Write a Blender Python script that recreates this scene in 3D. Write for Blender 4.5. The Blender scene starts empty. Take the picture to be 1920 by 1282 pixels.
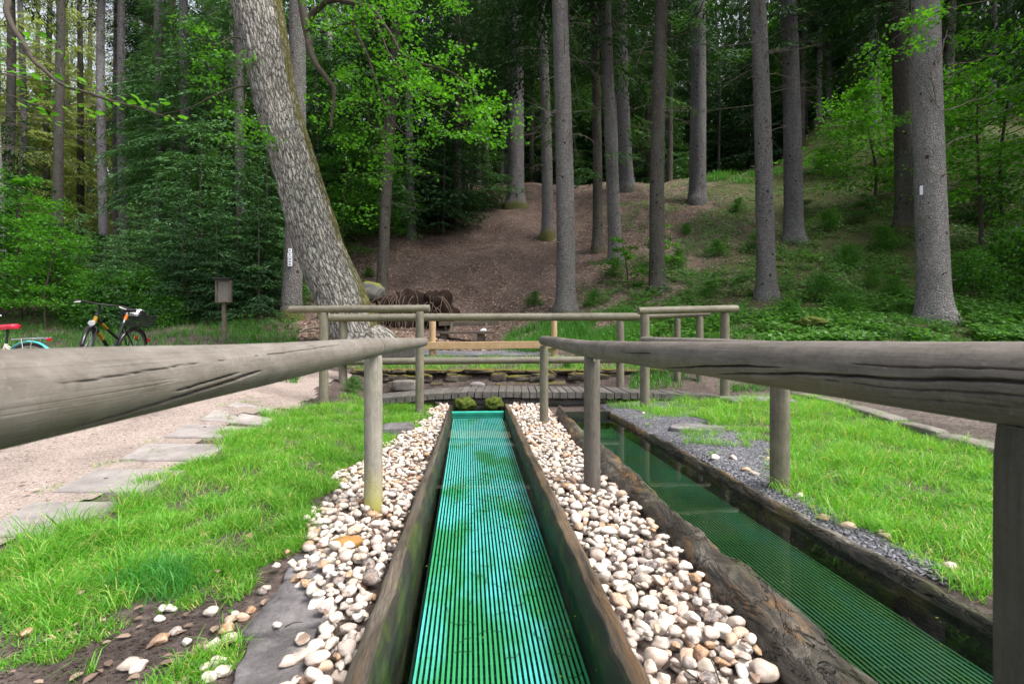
import bpy, math, random
import numpy as np
from mathutils import Vector, Matrix, noise as mnoise

R = math.radians
random.seed(7)
RNG = np.random.default_rng(11)
SC = bpy.context.scene
COL = SC.collection

# ------------------------------------------------------------------ camera, light, exposure
FPX, CX, HY, CAMZ = 900.0, 960.0, 636.0, 0.95       # focal length, centre column, horizon row (photo pixels), eye height
YAW = math.atan(68 / FPX)                            # the camera looks a little right of the trough
cam_data = bpy.data.cameras.new("camera")
cam = bpy.data.objects.new("camera", cam_data)
COL.objects.link(cam)
SC.camera = cam
cam.location = (0, 0, CAMZ)
cam.rotation_euler = (math.pi / 2, 0, -YAW)
cam_data.sensor_width = 36
cam_data.lens = FPX / 1920 * 36
cam_data.shift_y = -(641 - HY) / 1920
cam_data.clip_start = 0.02
cam_data.clip_end = 2000
cam_data.dof.use_dof = True
cam_data.dof.focus_distance = 4.5
cam_data.dof.aperture_fstop = 7.0

SUN_EL, SUN_AZ = R(58), R(118)                       # azimuth clockwise from +Y (forward)
world = bpy.data.worlds.new("World")
SC.world = world
world.use_nodes = True
wn = world.node_tree
wn.nodes.clear()
sky = wn.nodes.new("ShaderNodeTexSky")
sky.sky_type = 'NISHITA'
sky.sun_disc = False
sky.sun_elevation = SUN_EL
sky.sun_rotation = SUN_AZ
sky.air_density = 1.0
sky.dust_density = 4.0
sky.ozone_density = 0.6
bg = wn.nodes.new("ShaderNodeBackground")
bg.inputs[1].default_value = 0.15
wo = wn.nodes.new("ShaderNodeOutputWorld")
hs = wn.nodes.new("ShaderNodeHueSaturation")
hs.inputs["Saturation"].default_value = .35          # a bright, thinly clouded sky
hs.inputs["Value"].default_value = 1.1
wn.links.new(sky.outputs[0], hs.inputs["Color"])
wn.links.new(hs.outputs[0], bg.inputs[0])
wn.links.new(bg.outputs[0], wo.inputs[0])
sun_d = bpy.data.lights.new("sun", 'SUN')
sun_d.energy = 2.0
sun_d.angle = R(22)
sun_d.color = (1.0, 0.95, 0.87)
sun = bpy.data.objects.new("sun", sun_d)
COL.objects.link(sun)
sdir = Vector((math.sin(SUN_AZ) * math.cos(SUN_EL), math.cos(SUN_AZ) * math.cos(SUN_EL), math.sin(SUN_EL)))
sun.rotation_euler = sdir.to_track_quat('Z', 'Y').to_euler()
SC.view_settings.view_transform = 'Standard'
SC.view_settings.look = 'None'
SC.view_settings.exposure = 1.12
SC.view_settings.gamma = 1.0
SC.cycles.max_bounces = 8
SC.cycles.diffuse_bounces = 3
SC.cycles.glossy_bounces = 3
SC.cycles.transmission_bounces = 4
SC.cycles.transparent_max_bounces = 8
SC.cycles.use_adaptive_sampling = True
SC.cycles.adaptive_threshold = 0.02
SC.cycles.use_denoising = True
SC.cycles.caustics_reflective = False

FW = Vector((math.sin(YAW), math.cos(YAW), 0))       # forward
RT = Vector((math.cos(YAW), -math.sin(YAW), 0))      # right


def W(px, py, d):
    """the world point d metres ahead seen at a photo pixel"""
    p = FW * d + RT * ((px - CX) / FPX * d)
    return Vector((p.x, p.y, CAMZ - (py - HY) / FPX * d))


def WZ(px, z, d):
    p = FW * d + RT * ((px - CX) / FPX * d)
    return Vector((p.x, p.y, z))


# ------------------------------------------------------------------ terrain heights
PROF = {
    -700: [(0.5, -.06), (2.4, -.045), (2.92, 0), (3.5, .05), (4.5, .18), (6, .40), (7.8, .45), (9, .55), (10, .75), (12, 1.2), (14, 1.9), (20, 3.5), (40, 9), (80, 20)],
    250: [(0.5, -.06), (2.4, -.045), (2.92, 0), (3.5, .05), (4, .11), (4.5, .18), (4.8, .22), (6, .38), (7.8, .45), (9, .6), (10, .82), (12, 1.3), (14, 2), (20, 3.6), (40, 9), (80, 20)],
    430: [(0.5, -.05), (2.4, -.03), (3, -.01), (4, .08), (4.8, .20), (6, .33), (7.8, .45), (9, .62), (10, .85), (12, 1.35), (14, 2), (20, 4), (40, 10), (80, 20)],
    600: [(1.5, -.02), (2.6, -.01), (4, .03), (6.1, .14), (7.5, .38), (9, .80), (11, 1.1), (12.5, 1.55), (16, 3), (24, 8), (40, 13), (80, 24)],
    740: [(1.5, 0), (6, 0), (7.6, .1), (7.95, .38), (9, .63), (12, .9), (13.5, 1.4), (16, 2.8), (28, 10), (33, 11), (60, 18), (80, 24)],
    900: [(1.5, 0), (6, 0), (7.6, .1), (7.95, .38), (9, .63), (12, .85), (13, .98), (14.5, 1.55), (16, 2.45), (28, 10.0), (34, 11.3), (60, 18), (80, 24)],
    1060: [(1.5, 0), (6, 0), (7.6, .1), (7.95, .38), (9, .63), (11, 1.0), (13.4, 1.74), (16, 3.1), (28, 10.1), (34, 11.3), (60, 18), (80, 24)],
    1220: [(1.5, 0), (6.1, .02), (7, .2), (8.5, .55), (11, 1.15), (13.4, 2.0), (15, 2.65), (20, 6.3), (25, 8.9), (27, 9.8), (34, 11), (60, 19), (80, 26)],
    1450: [(1.5, 0), (3, .03), (6.8, .15), (7.5, .25), (9, .9), (11, 1.45), (12.9, 2.03), (18, 4.7), (25, 9.5), (35, 13.4), (50, 21), (80, 32)],
    1560: [(1.5, .01), (3, .04), (6.5, .15), (7.5, .28), (8.8, .85), (10.8, 1.44), (13, 2.25), (17.6, 4.9), (24, 9.2), (35, 17.6), (50, 26), (80, 36)],
    1750: [(1.5, .02), (3, .04), (6, .15), (7.5, .3), (8.5, .75), (10.4, 1.42), (13, 2.5), (17, 5.0), (22, 9), (30, 15), (50, 26), (80, 36)],
    2600: [(1.5, .02), (3, .04), (6, .15), (7.5, .3), (8.5, .75), (10.4, 1.42), (13, 2.5), (17, 5.0), (22, 9), (30, 15), (50, 26), (80, 36)],
}
PK = sorted(PROF)


def smooth(a, b, x):
    t = np.clip((x - a) / (b - a), 0, 1)
    return t * t * (3 - 2 * t)


def terr(x, y, cut=False):
    x = np.atleast_1d(np.asarray(x, float)); y = np.atleast_1d(np.asarray(y, float))
    d = x * FW.x + y * FW.y
    r = x * RT.x + y * RT.y
    dd = np.maximum(d, 0.4)
    px = np.clip(CX + FPX * r / dd, PK[0], PK[-1])
    zs = np.array([np.interp(dd, [a for a, _ in PROF[k]], [b for _, b in PROF[k]]) for k in PK])
    i = np.clip(np.searchsorted(PK, px, side='right') - 1, 0, len(PK) - 2)
    k = np.array(PK, float)
    t = (px - k[i]) / (k[i + 1] - k[i])
    t = t * t * (3 - 2 * t)
    idx = np.arange(len(px))
    z = zs[i, idx] * (1 - t) + zs[i + 1, idx] * t
    # lawn right of the second trough lies a little higher
    z = z + .05 * smooth(1.55, 1.75, x) * (1 - smooth(5.5, 7, d))
    # soft bumps
    b = .012 * np.sin(x * 3.1 + 1.3 * np.sin(y * 1.7)) * np.sin(y * 2.6 + x)
    far = smooth(9, 16, d)
    b = b * smooth(.6, 1.3, np.abs(x - .6)) * 1.0 + far * (.16 * np.sin(x * .9 + y * .45) * np.sin(y * .8 - x * .3) + .07 * np.sin(x * 2.3 + 1.1 * y) * np.sin(1.9 * y - .7 * x))
    z = z + b
    if cut:
        m = ((x > -.286) & (x < .401) & (y < 6.3)) | ((x > .954) & (x < 1.611) & (y < 5.95))
        z = np.where(m & (y > -1.45), -.42, z)
    return z


def th(x, y):
    return float(terr(x, y)[0])


def hit(px, py, d0=1.2, d1=90):
    """where the sight line through a photo pixel meets the ground"""
    d = np.concatenate([np.arange(d0, 20, .02), np.arange(20, d1, .1)])
    P = np.array([FW.x, FW.y])[None] * d[:, None] + np.array([RT.x, RT.y])[None] * ((px - CX) / FPX * d)[:, None]
    z = CAMZ - (py - HY) / FPX * d
    g = terr(P[:, 0], P[:, 1])
    k = np.argmax(g >= z) if (g >= z).any() else len(d) - 1
    return Vector((P[k, 0], P[k, 1], g[k])), float(d[k])


def gz(px, d):
    p = WZ(px, 0, d)
    return Vector((p.x, p.y, th(p.x, p.y)))


# ------------------------------------------------------------------ object helpers
def tag(o, label=None, cat=None, group=None, kind=None):
    if label: o["label"] = label
    if cat: o["category"] = cat
    if group: o["group"] = group
    if kind: o["kind"] = kind
    return o


def empty(name, loc=(0, 0, 0), rz=0.0):
    o = bpy.data.objects.new(name, None)
    o.empty_display_size = .1
    COL.objects.link(o)
    o.location = loc
    o.rotation_euler = (0, 0, rz)
    return o


class Acc:
    """collects pieces of one mesh"""
    def __init__(s):
        s.V = []; s.L = []; s.S = []; s.UV = []; s.A = []; s.n = 0

    def add(s, V, F, uv=None, att=None):
        V = np.asarray(V, float).reshape(-1, 3)
        F = np.asarray(F, int)
        s.V.append(V); s.L.append(F.ravel() + s.n)
        s.S.append(np.full(len(F), F.shape[1], int))
        s.UV.append(np.zeros((F.size, 2)) if uv is None else np.asarray(uv, float).reshape(-1, 2))
        s.A.append(np.zeros(len(V)) if att is None else np.asarray(att, float))
        s.n += len(V)
        return s

    def build(s, name, mat, parent=None, smooth_=True, inv=None):
        me = bpy.data.meshes.new(name)
        V = np.concatenate(s.V); L = np.concatenate(s.L); S = np.concatenate(s.S)
        if inv is not None:
            M = np.array(inv); V = V @ M[:3, :3].T + M[:3, 3]
        me.vertices.add(len(V)); me.vertices.foreach_set("co", V.astype(np.float32).ravel())
        me.loops.add(len(L)); me.loops.foreach_set("vertex_index", L.astype(np.int32))
        me.polygons.add(len(S))
        st = np.concatenate([[0], np.cumsum(S)[:-1]]).astype(np.int32)
        me.polygons.foreach_set("loop_start", st)
        me.polygons.foreach_set("use_smooth", np.full(len(S), smooth_, bool))
        uvl = me.uv_layers.new(name="UVMap")
        uvl.data.foreach_set("uv", np.concatenate(s.UV).astype(np.float32).ravel())
        a = me.attributes.new("mark", 'FLOAT', 'POINT')
        a.data.foreach_set("value", np.concatenate(s.A).astype(np.float32))
        me.update(calc_edges=True)
        me.validate()
        if mat: me.materials.append(mat)
        o = bpy.data.objects.new(name, me)
        COL.objects.link(o)
        if parent is not None: o.parent = parent
        return o


def tube(acc, pts, rad, seg=10, caps=True, vscale=1.0, att=None, squash=None):
    """a round bar through points; uv in metres (around, along)"""
    P = np.asarray([tuple(p) for p in pts], float)
    n = len(P)
    rad = np.full(n, rad, float) if np.isscalar(rad) else np.asarray(rad, float)
    T = np.gradient(P, axis=0)
    T /= np.maximum(np.linalg.norm(T, axis=1, keepdims=True), 1e-9)
    up = np.array([0, 0, 1.0]) if abs(T[0][2]) < .9 else np.array([0, 1.0, 0])
    N = np.zeros_like(P)
    v = up - T[0] * (up @ T[0]); N[0] = v / np.linalg.norm(v)
    for i in range(1, n):
        v = N[i - 1] - T[i] * (N[i - 1] @ T[i]); N[i] = v / max(np.linalg.norm(v), 1e-9)
    B = np.cross(T, N)
    ang = np.linspace(0, 2 * np.pi, seg, endpoint=False) + np.pi
    rr = rad[:, None] * np.ones(seg)[None]
    if squash is not None: rr = rr * squash
    V = P[:, None] + rr[..., None] * (np.cos(ang)[None, :, None] * N[:, None] + np.sin(ang)[None, :, None] * B[:, None])
    ii, jj = np.meshgrid(np.arange(n - 1), np.arange(seg), indexing='ij')
    j2 = (jj + 1) % seg
    F = np.stack([ii * seg + jj, ii * seg + j2, (ii + 1) * seg + j2, (ii + 1) * seg + jj], -1).reshape(-1, 4)
    ln = np.concatenate([[0], np.cumsum(np.linalg.norm(np.diff(P, axis=0), axis=1))])
    u0 = jj / seg; u1 = (jj + 1) / seg
    rm = 2 * np.pi * rad.mean()
    UV = np.stack([np.stack([u0 * rm, ln[ii]], -1), np.stack([u1 * rm, ln[ii]], -1), np.stack([u1 * rm, ln[ii + 1]], -1), np.stack([u0 * rm, ln[ii + 1]], -1)], -2)
    acc.add(V.reshape(-1, 3), F, UV.reshape(-1, 2), att)
    if caps:
        for k, flip in ((0, True), (n - 1, False)):
            ring = V[k]
            c = P[k]
            Vc = np.vstack([ring, c[None]])
            j = np.arange(seg)
            Fc = np.stack([j, (j + 1) % seg, np.full(seg, seg)], -1)
            if flip: Fc = Fc[:, ::-1]
            lc = np.stack([np.cos(ang), np.sin(ang)], -1) * rad[k]
            lc = np.vstack([lc, [[0, 0]]])
            acc.add(Vc, Fc, lc[Fc.ravel()])
    return acc


def box(acc, c, ex, ey, ez, bevel=0.0):
    """oriented box: centre and three half-extent vectors, with chamfered edges along ex"""
    c = np.array(tuple(c)); ex = np.array(tuple(ex)); ey = np.array(tuple(ey)); ez = np.array(tuple(ez))
    if bevel > 0:
        ly, lz = np.linalg.norm(ey), np.linalg.norm(ez)
        lx = np.linalg.norm(ex)
        by, bz = 1 - bevel / ly, 1 - bevel / lz
        prof = [(-1, -bz), (-by, -1), (by, -1), (1, -bz), (1, bz), (by, 1), (-by, 1), (-1, bz)]
        xs = [(-1, .97), (-1 + bevel / lx, 1), (1 - bevel / lx, 1), (1, .97)]
        if bevel / lx > .4: xs = [(-1, 1), (1, 1)]
        V = np.array([c + ex * sx + (ey * p * s + ez * q * s) for sx, s in xs for p, q in prof])
        F = []
        uv = []
        L = [0, 2 * ly, 4 * ly, 6 * ly]
        for a in range(len(xs) - 1):
            for j in range(8):
                k = (j + 1) % 8
                F.append((a * 8 + j, a * 8 + k, (a + 1) * 8 + k, (a + 1) * 8 + j))
                per = 4 * (ly + lz) / 8
                uv += [(j * per, xs[a][0] * lx), ((j + 1) * per, xs[a][0] * lx), ((j + 1) * per, xs[a + 1][0] * lx), (j * per, xs[a + 1][0] * lx)]
        acc.add(V, F, uv)
        e = len(xs) - 1
        acc.add(V, [tuple(range(8))[::-1]], [(p * ly, q * lz) for p, q in prof[::-1]])
        acc.add(V, [tuple(e * 8 + j for j in range(8))], [(p * ly, q * lz) for p, q in prof])
        return acc
    V = np.array([c + sx * ex + sy * ey + sz * ez for sx in (-1, 1) for sy in (-1, 1) for sz in (-1, 1)])
    F = [(0, 1, 3, 2), (4, 6, 7, 5), (0, 4, 5, 1), (2, 3, 7, 6), (0, 2, 6, 4), (1, 5, 7, 3)]
    l = [np.linalg.norm(e) for e in (ex, ey, ez)]
    loc = np.array([(sx * l[0], sy * l[1], sz * l[2]) for sx in (-1, 1) for sy in (-1, 1) for sz in (-1, 1)])
    uv = []
    for f, ax in zip(F, ((1, 2), (1, 2), (2, 0), (2, 0), (1, 0), (1, 0))):
        uv += [(loc[i][ax[0]], loc[i][ax[1]]) for i in f]
    acc.add(V, F, uv)
    return acc


def vnoise(V, scale, seed=0.0, oct_=3):
    o = Vector((seed, seed * 1.7, -seed))
    return np.array([mnoise.fractal(Vector(v) * scale + o, 1.0, 2.0, oct_) for v in V])

# ------------------------------------------------------------------ materials
class NT:
    def __init__(s, name):
        s.m = bpy.data.materials.new(name); s.m.use_nodes = True
        s.t = s.m.node_tree; s.t.nodes.clear()
        s.out = s.n("ShaderNodeOutputMaterial")

    def n(s, typ, **kw):
        nd = s.t.nodes.new(typ)
        for k, v in kw.items(): setattr(nd, k, v)
        return nd

    def l(s, a, b): s.t.links.new(a, b)

    def noise(s, vec, scale, detail=4, rough=.55, dist=0.0):
        nd = s.n("ShaderNodeTexNoise")
        if vec is not None: s.l(vec, nd.inputs["Vector"])
        nd.inputs["Scale"].default_value = scale; nd.inputs["Detail"].default_value = detail
        nd.inputs["Roughness"].default_value = rough; nd.inputs["Distortion"].default_value = dist
        return nd.outputs["Fac"]

    def vor(s, vec, scale, feature='F1', rnd=1.0, out="Distance"):
        nd = s.n("ShaderNodeTexVoronoi", feature=feature)
        s.l(vec, nd.inputs["Vector"]); nd.inputs["Scale"].default_value = scale
        nd.inputs["Randomness"].default_value = rnd
        return nd.outputs[out]

    def map(s, vec, scale=(1, 1, 1), loc=(0, 0, 0)):
        nd = s.n("ShaderNodeMapping"); s.l(vec, nd.inputs[0])
        nd.inputs["Scale"].default_value = scale; nd.inputs["Location"].default_value = loc
        return nd.outputs[0]

    def ramp(s, fac, stops, interp='LINEAR'):
        nd = s.n("ShaderNodeValToRGB"); s.l(fac, nd.inputs[0])
        cr = nd.color_ramp; cr.interpolation = interp
        while len(cr.elements) < len(stops): cr.elements.new(.5)
        for e, (p, c) in zip(cr.elements, stops):
            e.position = p
            e.color = (c, c, c, 1) if np.isscalar(c) else (*c, 1)
        return nd.outputs[0]

    def mix(s, fac, a, b, typ='MIX'):
        nd = s.n("ShaderNodeMix", data_type='RGBA', blend_type=typ)
        for sock, v in ((nd.inputs[0], fac), (nd.inputs[6], a), (nd.inputs[7], b)):
            if isinstance(v, (int, float)): sock.default_value = v
            elif isinstance(v, tuple): sock.default_value = (*v, 1)
            else: s.l(v, sock)
        return nd.outputs[2]

    def math(s, op, a, b=None, clamp=False):
        nd = s.n("ShaderNodeMath", operation=op, use_clamp=clamp)
        for sock, v in ((nd.inputs[0], a), (nd.inputs[1], b)):
            if v is None: continue
            if isinstance(v, (int, float)): sock.default_value = v
            else: s.l(v, sock)
        return nd.outputs[0]

    def bump(s, h, strength=.5, dist=.01, prev=None):
        nd = s.n("ShaderNodeBump"); s.l(h, nd.inputs["Height"])
        nd.inputs["Strength"].default_value = strength; nd.inputs["Distance"].default_value = dist
        if prev is not None: s.l(prev, nd.inputs["Normal"])
        return nd.outputs[0]

    def bsdf(s, col, rough=.8, bump=None, metal=0.0, spec=.3, trans=None, coat=0.0):
        b = s.n("ShaderNodeBsdfPrincipled")
        if isinstance(col, tuple): b.inputs["Base Color"].default_value = (*col, 1)
        else: s.l(col, b.inputs["Base Color"])
        if isinstance(rough, (int, float)): b.inputs["Roughness"].default_value = rough
        else: s.l(rough, b.inputs["Roughness"])
        b.inputs["Metallic"].default_value = metal
        b.inputs["Specular IOR Level"].default_value = spec
        b.inputs["Coat Weight"].default_value = coat
        if bump is not None: s.l(bump, b.inputs["Normal"])
        o = b.outputs[0]
        if trans is not None:
            fac, tcol = trans
            t = s.n("ShaderNodeBsdfTranslucent")
            if isinstance(tcol, tuple): t.inputs[0].default_value = (*tcol, 1)
            else: s.l(tcol, t.inputs[0])
            mx = s.n("ShaderNodeMixShader"); mx.inputs[0].default_value = fac
            s.l(o, mx.inputs[1]); s.l(t.outputs[0], mx.inputs[2])
            o = mx.outputs[0]
        s.l(o, s.out.inputs[0])
        return s.m

    def geo(s, k="Position"): return s.n("ShaderNodeNewGeometry").outputs[k]
    def uv(s): return s.n("ShaderNodeUVMap").outputs[0]
    def attr(s, k="mark"): return s.n("ShaderNodeAttribute", attribute_name=k).outputs["Fac"]
    def orand(s): return s.n("ShaderNodeObjectInfo").outputs["Random"]

    def nz(s):
        sp = s.n("ShaderNodeSeparateXYZ"); s.l(s.geo("Normal"), sp.inputs[0]); return sp.outputs


def simple(name, col, rough=.5, metal=0.0, spec=.4, var=.0, coat=0.0):
    n = NT(name)
    if var:
        f = n.noise(n.geo(), 14, 5)
        c = n.mix(f, tuple(max(0, x * (1 - var)) for x in col), tuple(x * (1 + var) for x in col))
        return n.bsdf(c, rough, n.bump(f, .15, .005), metal, spec, coat=coat)
    return n.bsdf(col, rough, None, metal, spec, coat=coat)


def wood_round(name, dark, mid, light, green=.3, bump=.5, foot=False):
    """weathered round timber; uv = metres around, along"""
    n = NT(name)
    uv = n.uv()
    orr = n.orand()
    cmb = n.n("ShaderNodeCombineXYZ"); n.l(n.math('MULTIPLY', orr, 37.0), cmb.inputs[2])
    va = n.n("ShaderNodeVectorMath", operation='ADD'); n.l(uv, va.inputs[0]); n.l(cmb.outputs[0], va.inputs[1])
    v = va.outputs[0]
    fine = n.noise(n.map(v, (260, 11, 1)), 1, 6, .72, .5)
    mid_ = n.noise(n.map(v, (45, 2.2, 1)), 1, 5, .6, .8)
    big = n.noise(n.map(v, (7, 2.0, 1)), 1, 4, .6)
    ring = n.noise(n.map(v, (1.5, 7.0, 1)), 1, 3, .5)
    f = n.math('ADD', n.math('MULTIPLY', fine, .4), n.math('ADD', n.math('MULTIPLY', mid_, .3), n.math('MULTIPLY', big, .3)))
    f = n.math('ADD', f, n.math('MULTIPLY', n.math('SUBTRACT', ring, .5), .18))
    c = n.ramp(f, [(.32, dark), (.5, mid), (.68, light)])
    hair = n.noise(n.map(v, (420, 5, 1), (3, 7, 0)), 1, 3, .6, .3)
    c = n.mix(n.ramp(hair, [(.60, 0.0), (.70, .55)]), c, tuple(x * .45 for x in dark))
    speck = n.noise(n.map(v, (150, 110, 1)), 1, 4, .7)
    c = n.mix(n.ramp(speck, [(.60, 0.0), (.72, .4)]), c, tuple(x * 1.5 for x in light))
    # olive tint on downward faces, algae on the feet
    nz = n.nz()[2]
    g = n.math('MULTIPLY', n.math('SUBTRACT', .2, nz, True), n.ramp(big, [(.35, 0.0), (.6, 1.0)]))
    c = n.mix(n.math('MULTIPLY', g, green), c, (.17, .15, .06))
    if foot:
        sz = n.n('ShaderNodeSeparateXYZ'); n.l(n.geo(), sz.inputs[0])
        ft = n.ramp(n.math('ADD', sz.outputs[2], n.math('MULTIPLY', n.math('SUBTRACT', big, .5), .25)), [(.03, .95), (.26, 0.0)])
        c = n.mix(ft, c, (.36, .35, .05))
    # drying cracks
    cr = n.noise(n.map(v, (40, .35, 1)), 1, 1.5, .4, .25)
    crk = n.ramp(n.math('ABSOLUTE', n.math('SUBTRACT', cr, .5)), [(0.0, .8), (.005, .5), (.011, 0.0)])
    gate = n.ramp(n.noise(n.map(v, (9, 1.1, 1), (4, 9, 2)), 1, 2), [(.58, 0.0), (.68, 1.0)])
    crk = n.math('MULTIPLY', crk, gate)
    mk = n.attr()
    crk = n.math('MAXIMUM', crk, mk)
    c = n.mix(n.math('MULTIPLY', crk, .93), c, (.012, .010, .008))
    # pale flecks
    fl = n.ramp(n.vor(n.map(v, (60, 34, 1)), 1), [(.0, 1.0), (.1, .0)])
    gate2 = n.ramp(n.noise(n.map(v, (14, 5, 1), (1, 3, 0)), 1, 2), [(.62, 0.0), (.68, 1.0)])
    c = n.mix(n.math('MULTIPLY', n.math('MULTIPLY', fl, gate2), .5), c, (.5, .49, .45))
    # curved saw and knot figure
    kn = n.noise(n.map(v, (5, 4.2, 1), (8, 2, 0)), 1, 2, .5, .6)
    fig = n.math('SINE', n.math('MULTIPLY', kn, 150.0))
    c = n.mix(n.math('MULTIPLY', n.ramp(fig, [(.55, 0.0), (.95, 1.0)]), .16), c, tuple(x * .5 for x in dark))
    sm = n.ramp(n.noise(n.map(v, (22, 13, 1), (3, 3, 0)), 1, 6, .75), [(.4, 0.0), (.7, 1.0)])
    c = n.mix(n.math('MULTIPLY', sm, .35), c, tuple(x * 1.25 for x in light))
    h = n.math('SUBTRACT', n.math('MULTIPLY', f, .6), crk)
    return n.bsdf(c, .72, n.bump(h, bump, .006), 0, .3)


def m_rail_light(): return wood_round("weathered_timber", (.080, .069, .056), (.150, .133, .114), (.25, .228, .205), .5)
def m_rail_dark(): return wood_round("dark_weathered_timber", (.048, .041, .034), (.108, .094, .081), (.20, .18, .163), .5)  # darker tone of the same timber, for the right handrail


def bark_spruce(name, a, b, c_, sc=1.0):
    n = NT(name)
    uv = n.uv()
    orr = n.orand()
    cmb = n.n("ShaderNodeCombineXYZ"); n.l(n.math('MULTIPLY', orr, 51.0), cmb.inputs[2]); n.l(n.math('MULTIPLY', orr, 3.0), cmb.inputs[1])
    va = n.n("ShaderNodeVectorMath", operation='ADD'); n.l(uv, va.inputs[0]); n.l(cmb.outputs[0], va.inputs[1])
    v = va.outputs[0]
    nd = n.noise(n.map(v, (9, 6, 1)), 1, 3)
    vm = n.n("ShaderNodeVectorMath", operation='ADD'); n.l(n.map(v, (30 * sc, 20 * sc, 1)), vm.inputs[0]); n.l(nd, vm.inputs[1])
    e = n.vor(vm.outputs[0], 1, 'DISTANCE_TO_EDGE')
    cell = n.vor(vm.outputs[0], 1, 'F1', 1.0, "Color")
    sp = n.n("ShaderNodeSeparateColor"); n.l(cell, sp.inputs[0])
    big = n.ramp(n.noise(n.map(v, (2.6, .7, 1)), 1, 5, .65), [(.3, 0.0), (.7, 1.0)])
    c = n.mix(n.math('ADD', n.math('MULTIPLY', sp.outputs[0], .45), n.math('MULTIPLY', big, .55)), a, b)
    c = n.mix(n.ramp(e, [(0.0, 1.0), (.09, 0.0)]), c, c_)
    # scattered branch knots
    k = n.vor(n.map(v, (4.6, 3.3, 1), (3, 1, 0)), 1, 'F1', .9)
    knot = n.ramp(k, [(.0, 1.0), (.11, 1.0), (.17, 0.0)])
    c = n.mix(n.math('MULTIPLY', knot, .85), c, (.012, .011, .01))
    # lichen
    li = n.ramp(n.noise(n.map(v, (3.5, 1.3, 1), (7, 0, 0)), 1, 5, .7), [(.5, 0.0), (.66, 1.0)])
    c = n.mix(n.math('MULTIPLY', li, .35), c, (.11, .155, .12))
    moss = n.attr()
    mn = n.ramp(n.math('ADD', moss, n.math('MULTIPLY', n.noise(n.geo(), 9, 4), .5)), [(.62, 0.0), (.95, .85)])
    c = n.mix(mn, c, n.mix(n.noise(n.geo(), 30, 4), (.035, .045, .008), (.14, .14, .025)))
    h = n.math('SUBTRACT', n.math('MULTIPLY', n.ramp(e, [(0.0, 0.0), (.25, 1.0)]), 1.0), n.math('MULTIPLY', knot, .5))
    return n.bsdf(c, .9, n.bump(h, .8, .02), 0, .15)


def bark_oak():
    n = NT("furrowed_bark")
    v = n.uv()
    nd = n.n("ShaderNodeTexNoise"); n.l(n.map(v, (7, 5, 1)), nd.inputs[0]); nd.inputs["Detail"].default_value = 5
    vm = n.n("ShaderNodeVectorMath", operation='MULTIPLY_ADD')
    n.l(nd.outputs["Color"], vm.inputs[0]); vm.inputs[1].default_value = (1.3, .9, 0); n.l(n.map(v, (21, 4.6, 1)), vm.inputs[2])
    e = n.vor(vm.outputs[0], 1, 'DISTANCE_TO_EDGE')
    cell = n.vor(vm.outputs[0], 1, 'F1', 1.0, "Color")
    sp = n.n("ShaderNodeSeparateColor"); n.l(cell, sp.inputs[0])
    fine = n.noise(n.map(v, (60, 40, 1)), 1, 6, .7)
    big = n.noise(n.map(v, (1.8, .9, 1)), 1, 4)
    c = n.mix(n.math('ADD', n.math('MULTIPLY', sp.outputs[0], .45), n.math('MULTIPLY', fine, .5)), (.25, .232, .21), (.58, .545, .50))
    c = n.mix(n.ramp(big, [(.45, 0.0), (.7, .5)]), c, (.21, .25, .20))
    crack = n.ramp(e, [(0.0, 1.0), (.045, .75), (.105, 0.0)])
    c = n.mix(n.math('MULTIPLY', crack, .88), c, (.028, .023, .018))
    mk = n.attr()
    mo = n.ramp(n.math('ADD', mk, n.math('MULTIPLY', n.math('SUBTRACT', n.noise(n.map(v, (9, 2.2, 1)), 1, 5, .7), .5), 1.4)), [(.45, 0.0), (.75, 1.0)])
    c = n.mix(n.math('MULTIPLY', mo, .85), c, n.mix(fine, (.07, .075, .012), (.17, .15, .03)))
    h = n.math('ADD', n.ramp(e, [(0.0, 0.0), (.22, 1.0)]), n.math('MULTIPLY', fine, .35))
    return n.bsdf(c, .92, n.bump(h, 1.0, .035), 0, .12)


def leaf_mat(name, a, b, tr=.45, tb=1.6, rough=.5, spec=.35, yellow=None):
    n = NT(name)
    r = n.geo("Random Per Island")
    big = n.noise(n.geo(), .9, 3)
    f = n.math('ADD', n.math('MULTIPLY', r, .7), n.math('MULTIPLY', big, .4), True)
    c = n.mix(f, a, b)
    if yellow is not None:
        c = n.mix(n.ramp(r, [(.86, 0.0), (.93, 1.0)]), c, yellow)
    tc = n.mix(1.0, c, (tb, tb * 1.05, tb * .35), 'MULTIPLY')
    return n.bsdf(c, rough, None, 0, spec, trans=(tr, tc))


def ground_mat(name, cols, scale, bump=.6, dist=.02, rough=.95, extra=None):
    n = NT(name)
    p = n.geo()
    a = n.noise(p, scale, 6, .65)
    b = n.noise(p, scale * .13, 4)
    c = n.ramp(n.math('ADD', n.math('MULTIPLY', a, .65), n.math('MULTIPLY', b, .35)), [(.36 + .28 * i / max(1, len(cols) - 1), k) for i, k in enumerate(cols)])
    h = a
    if extra: c, h = extra(n, p, c, h)
    return n.bsdf(c, rough, n.bump(h, bump, dist), 0, .15)


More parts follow.
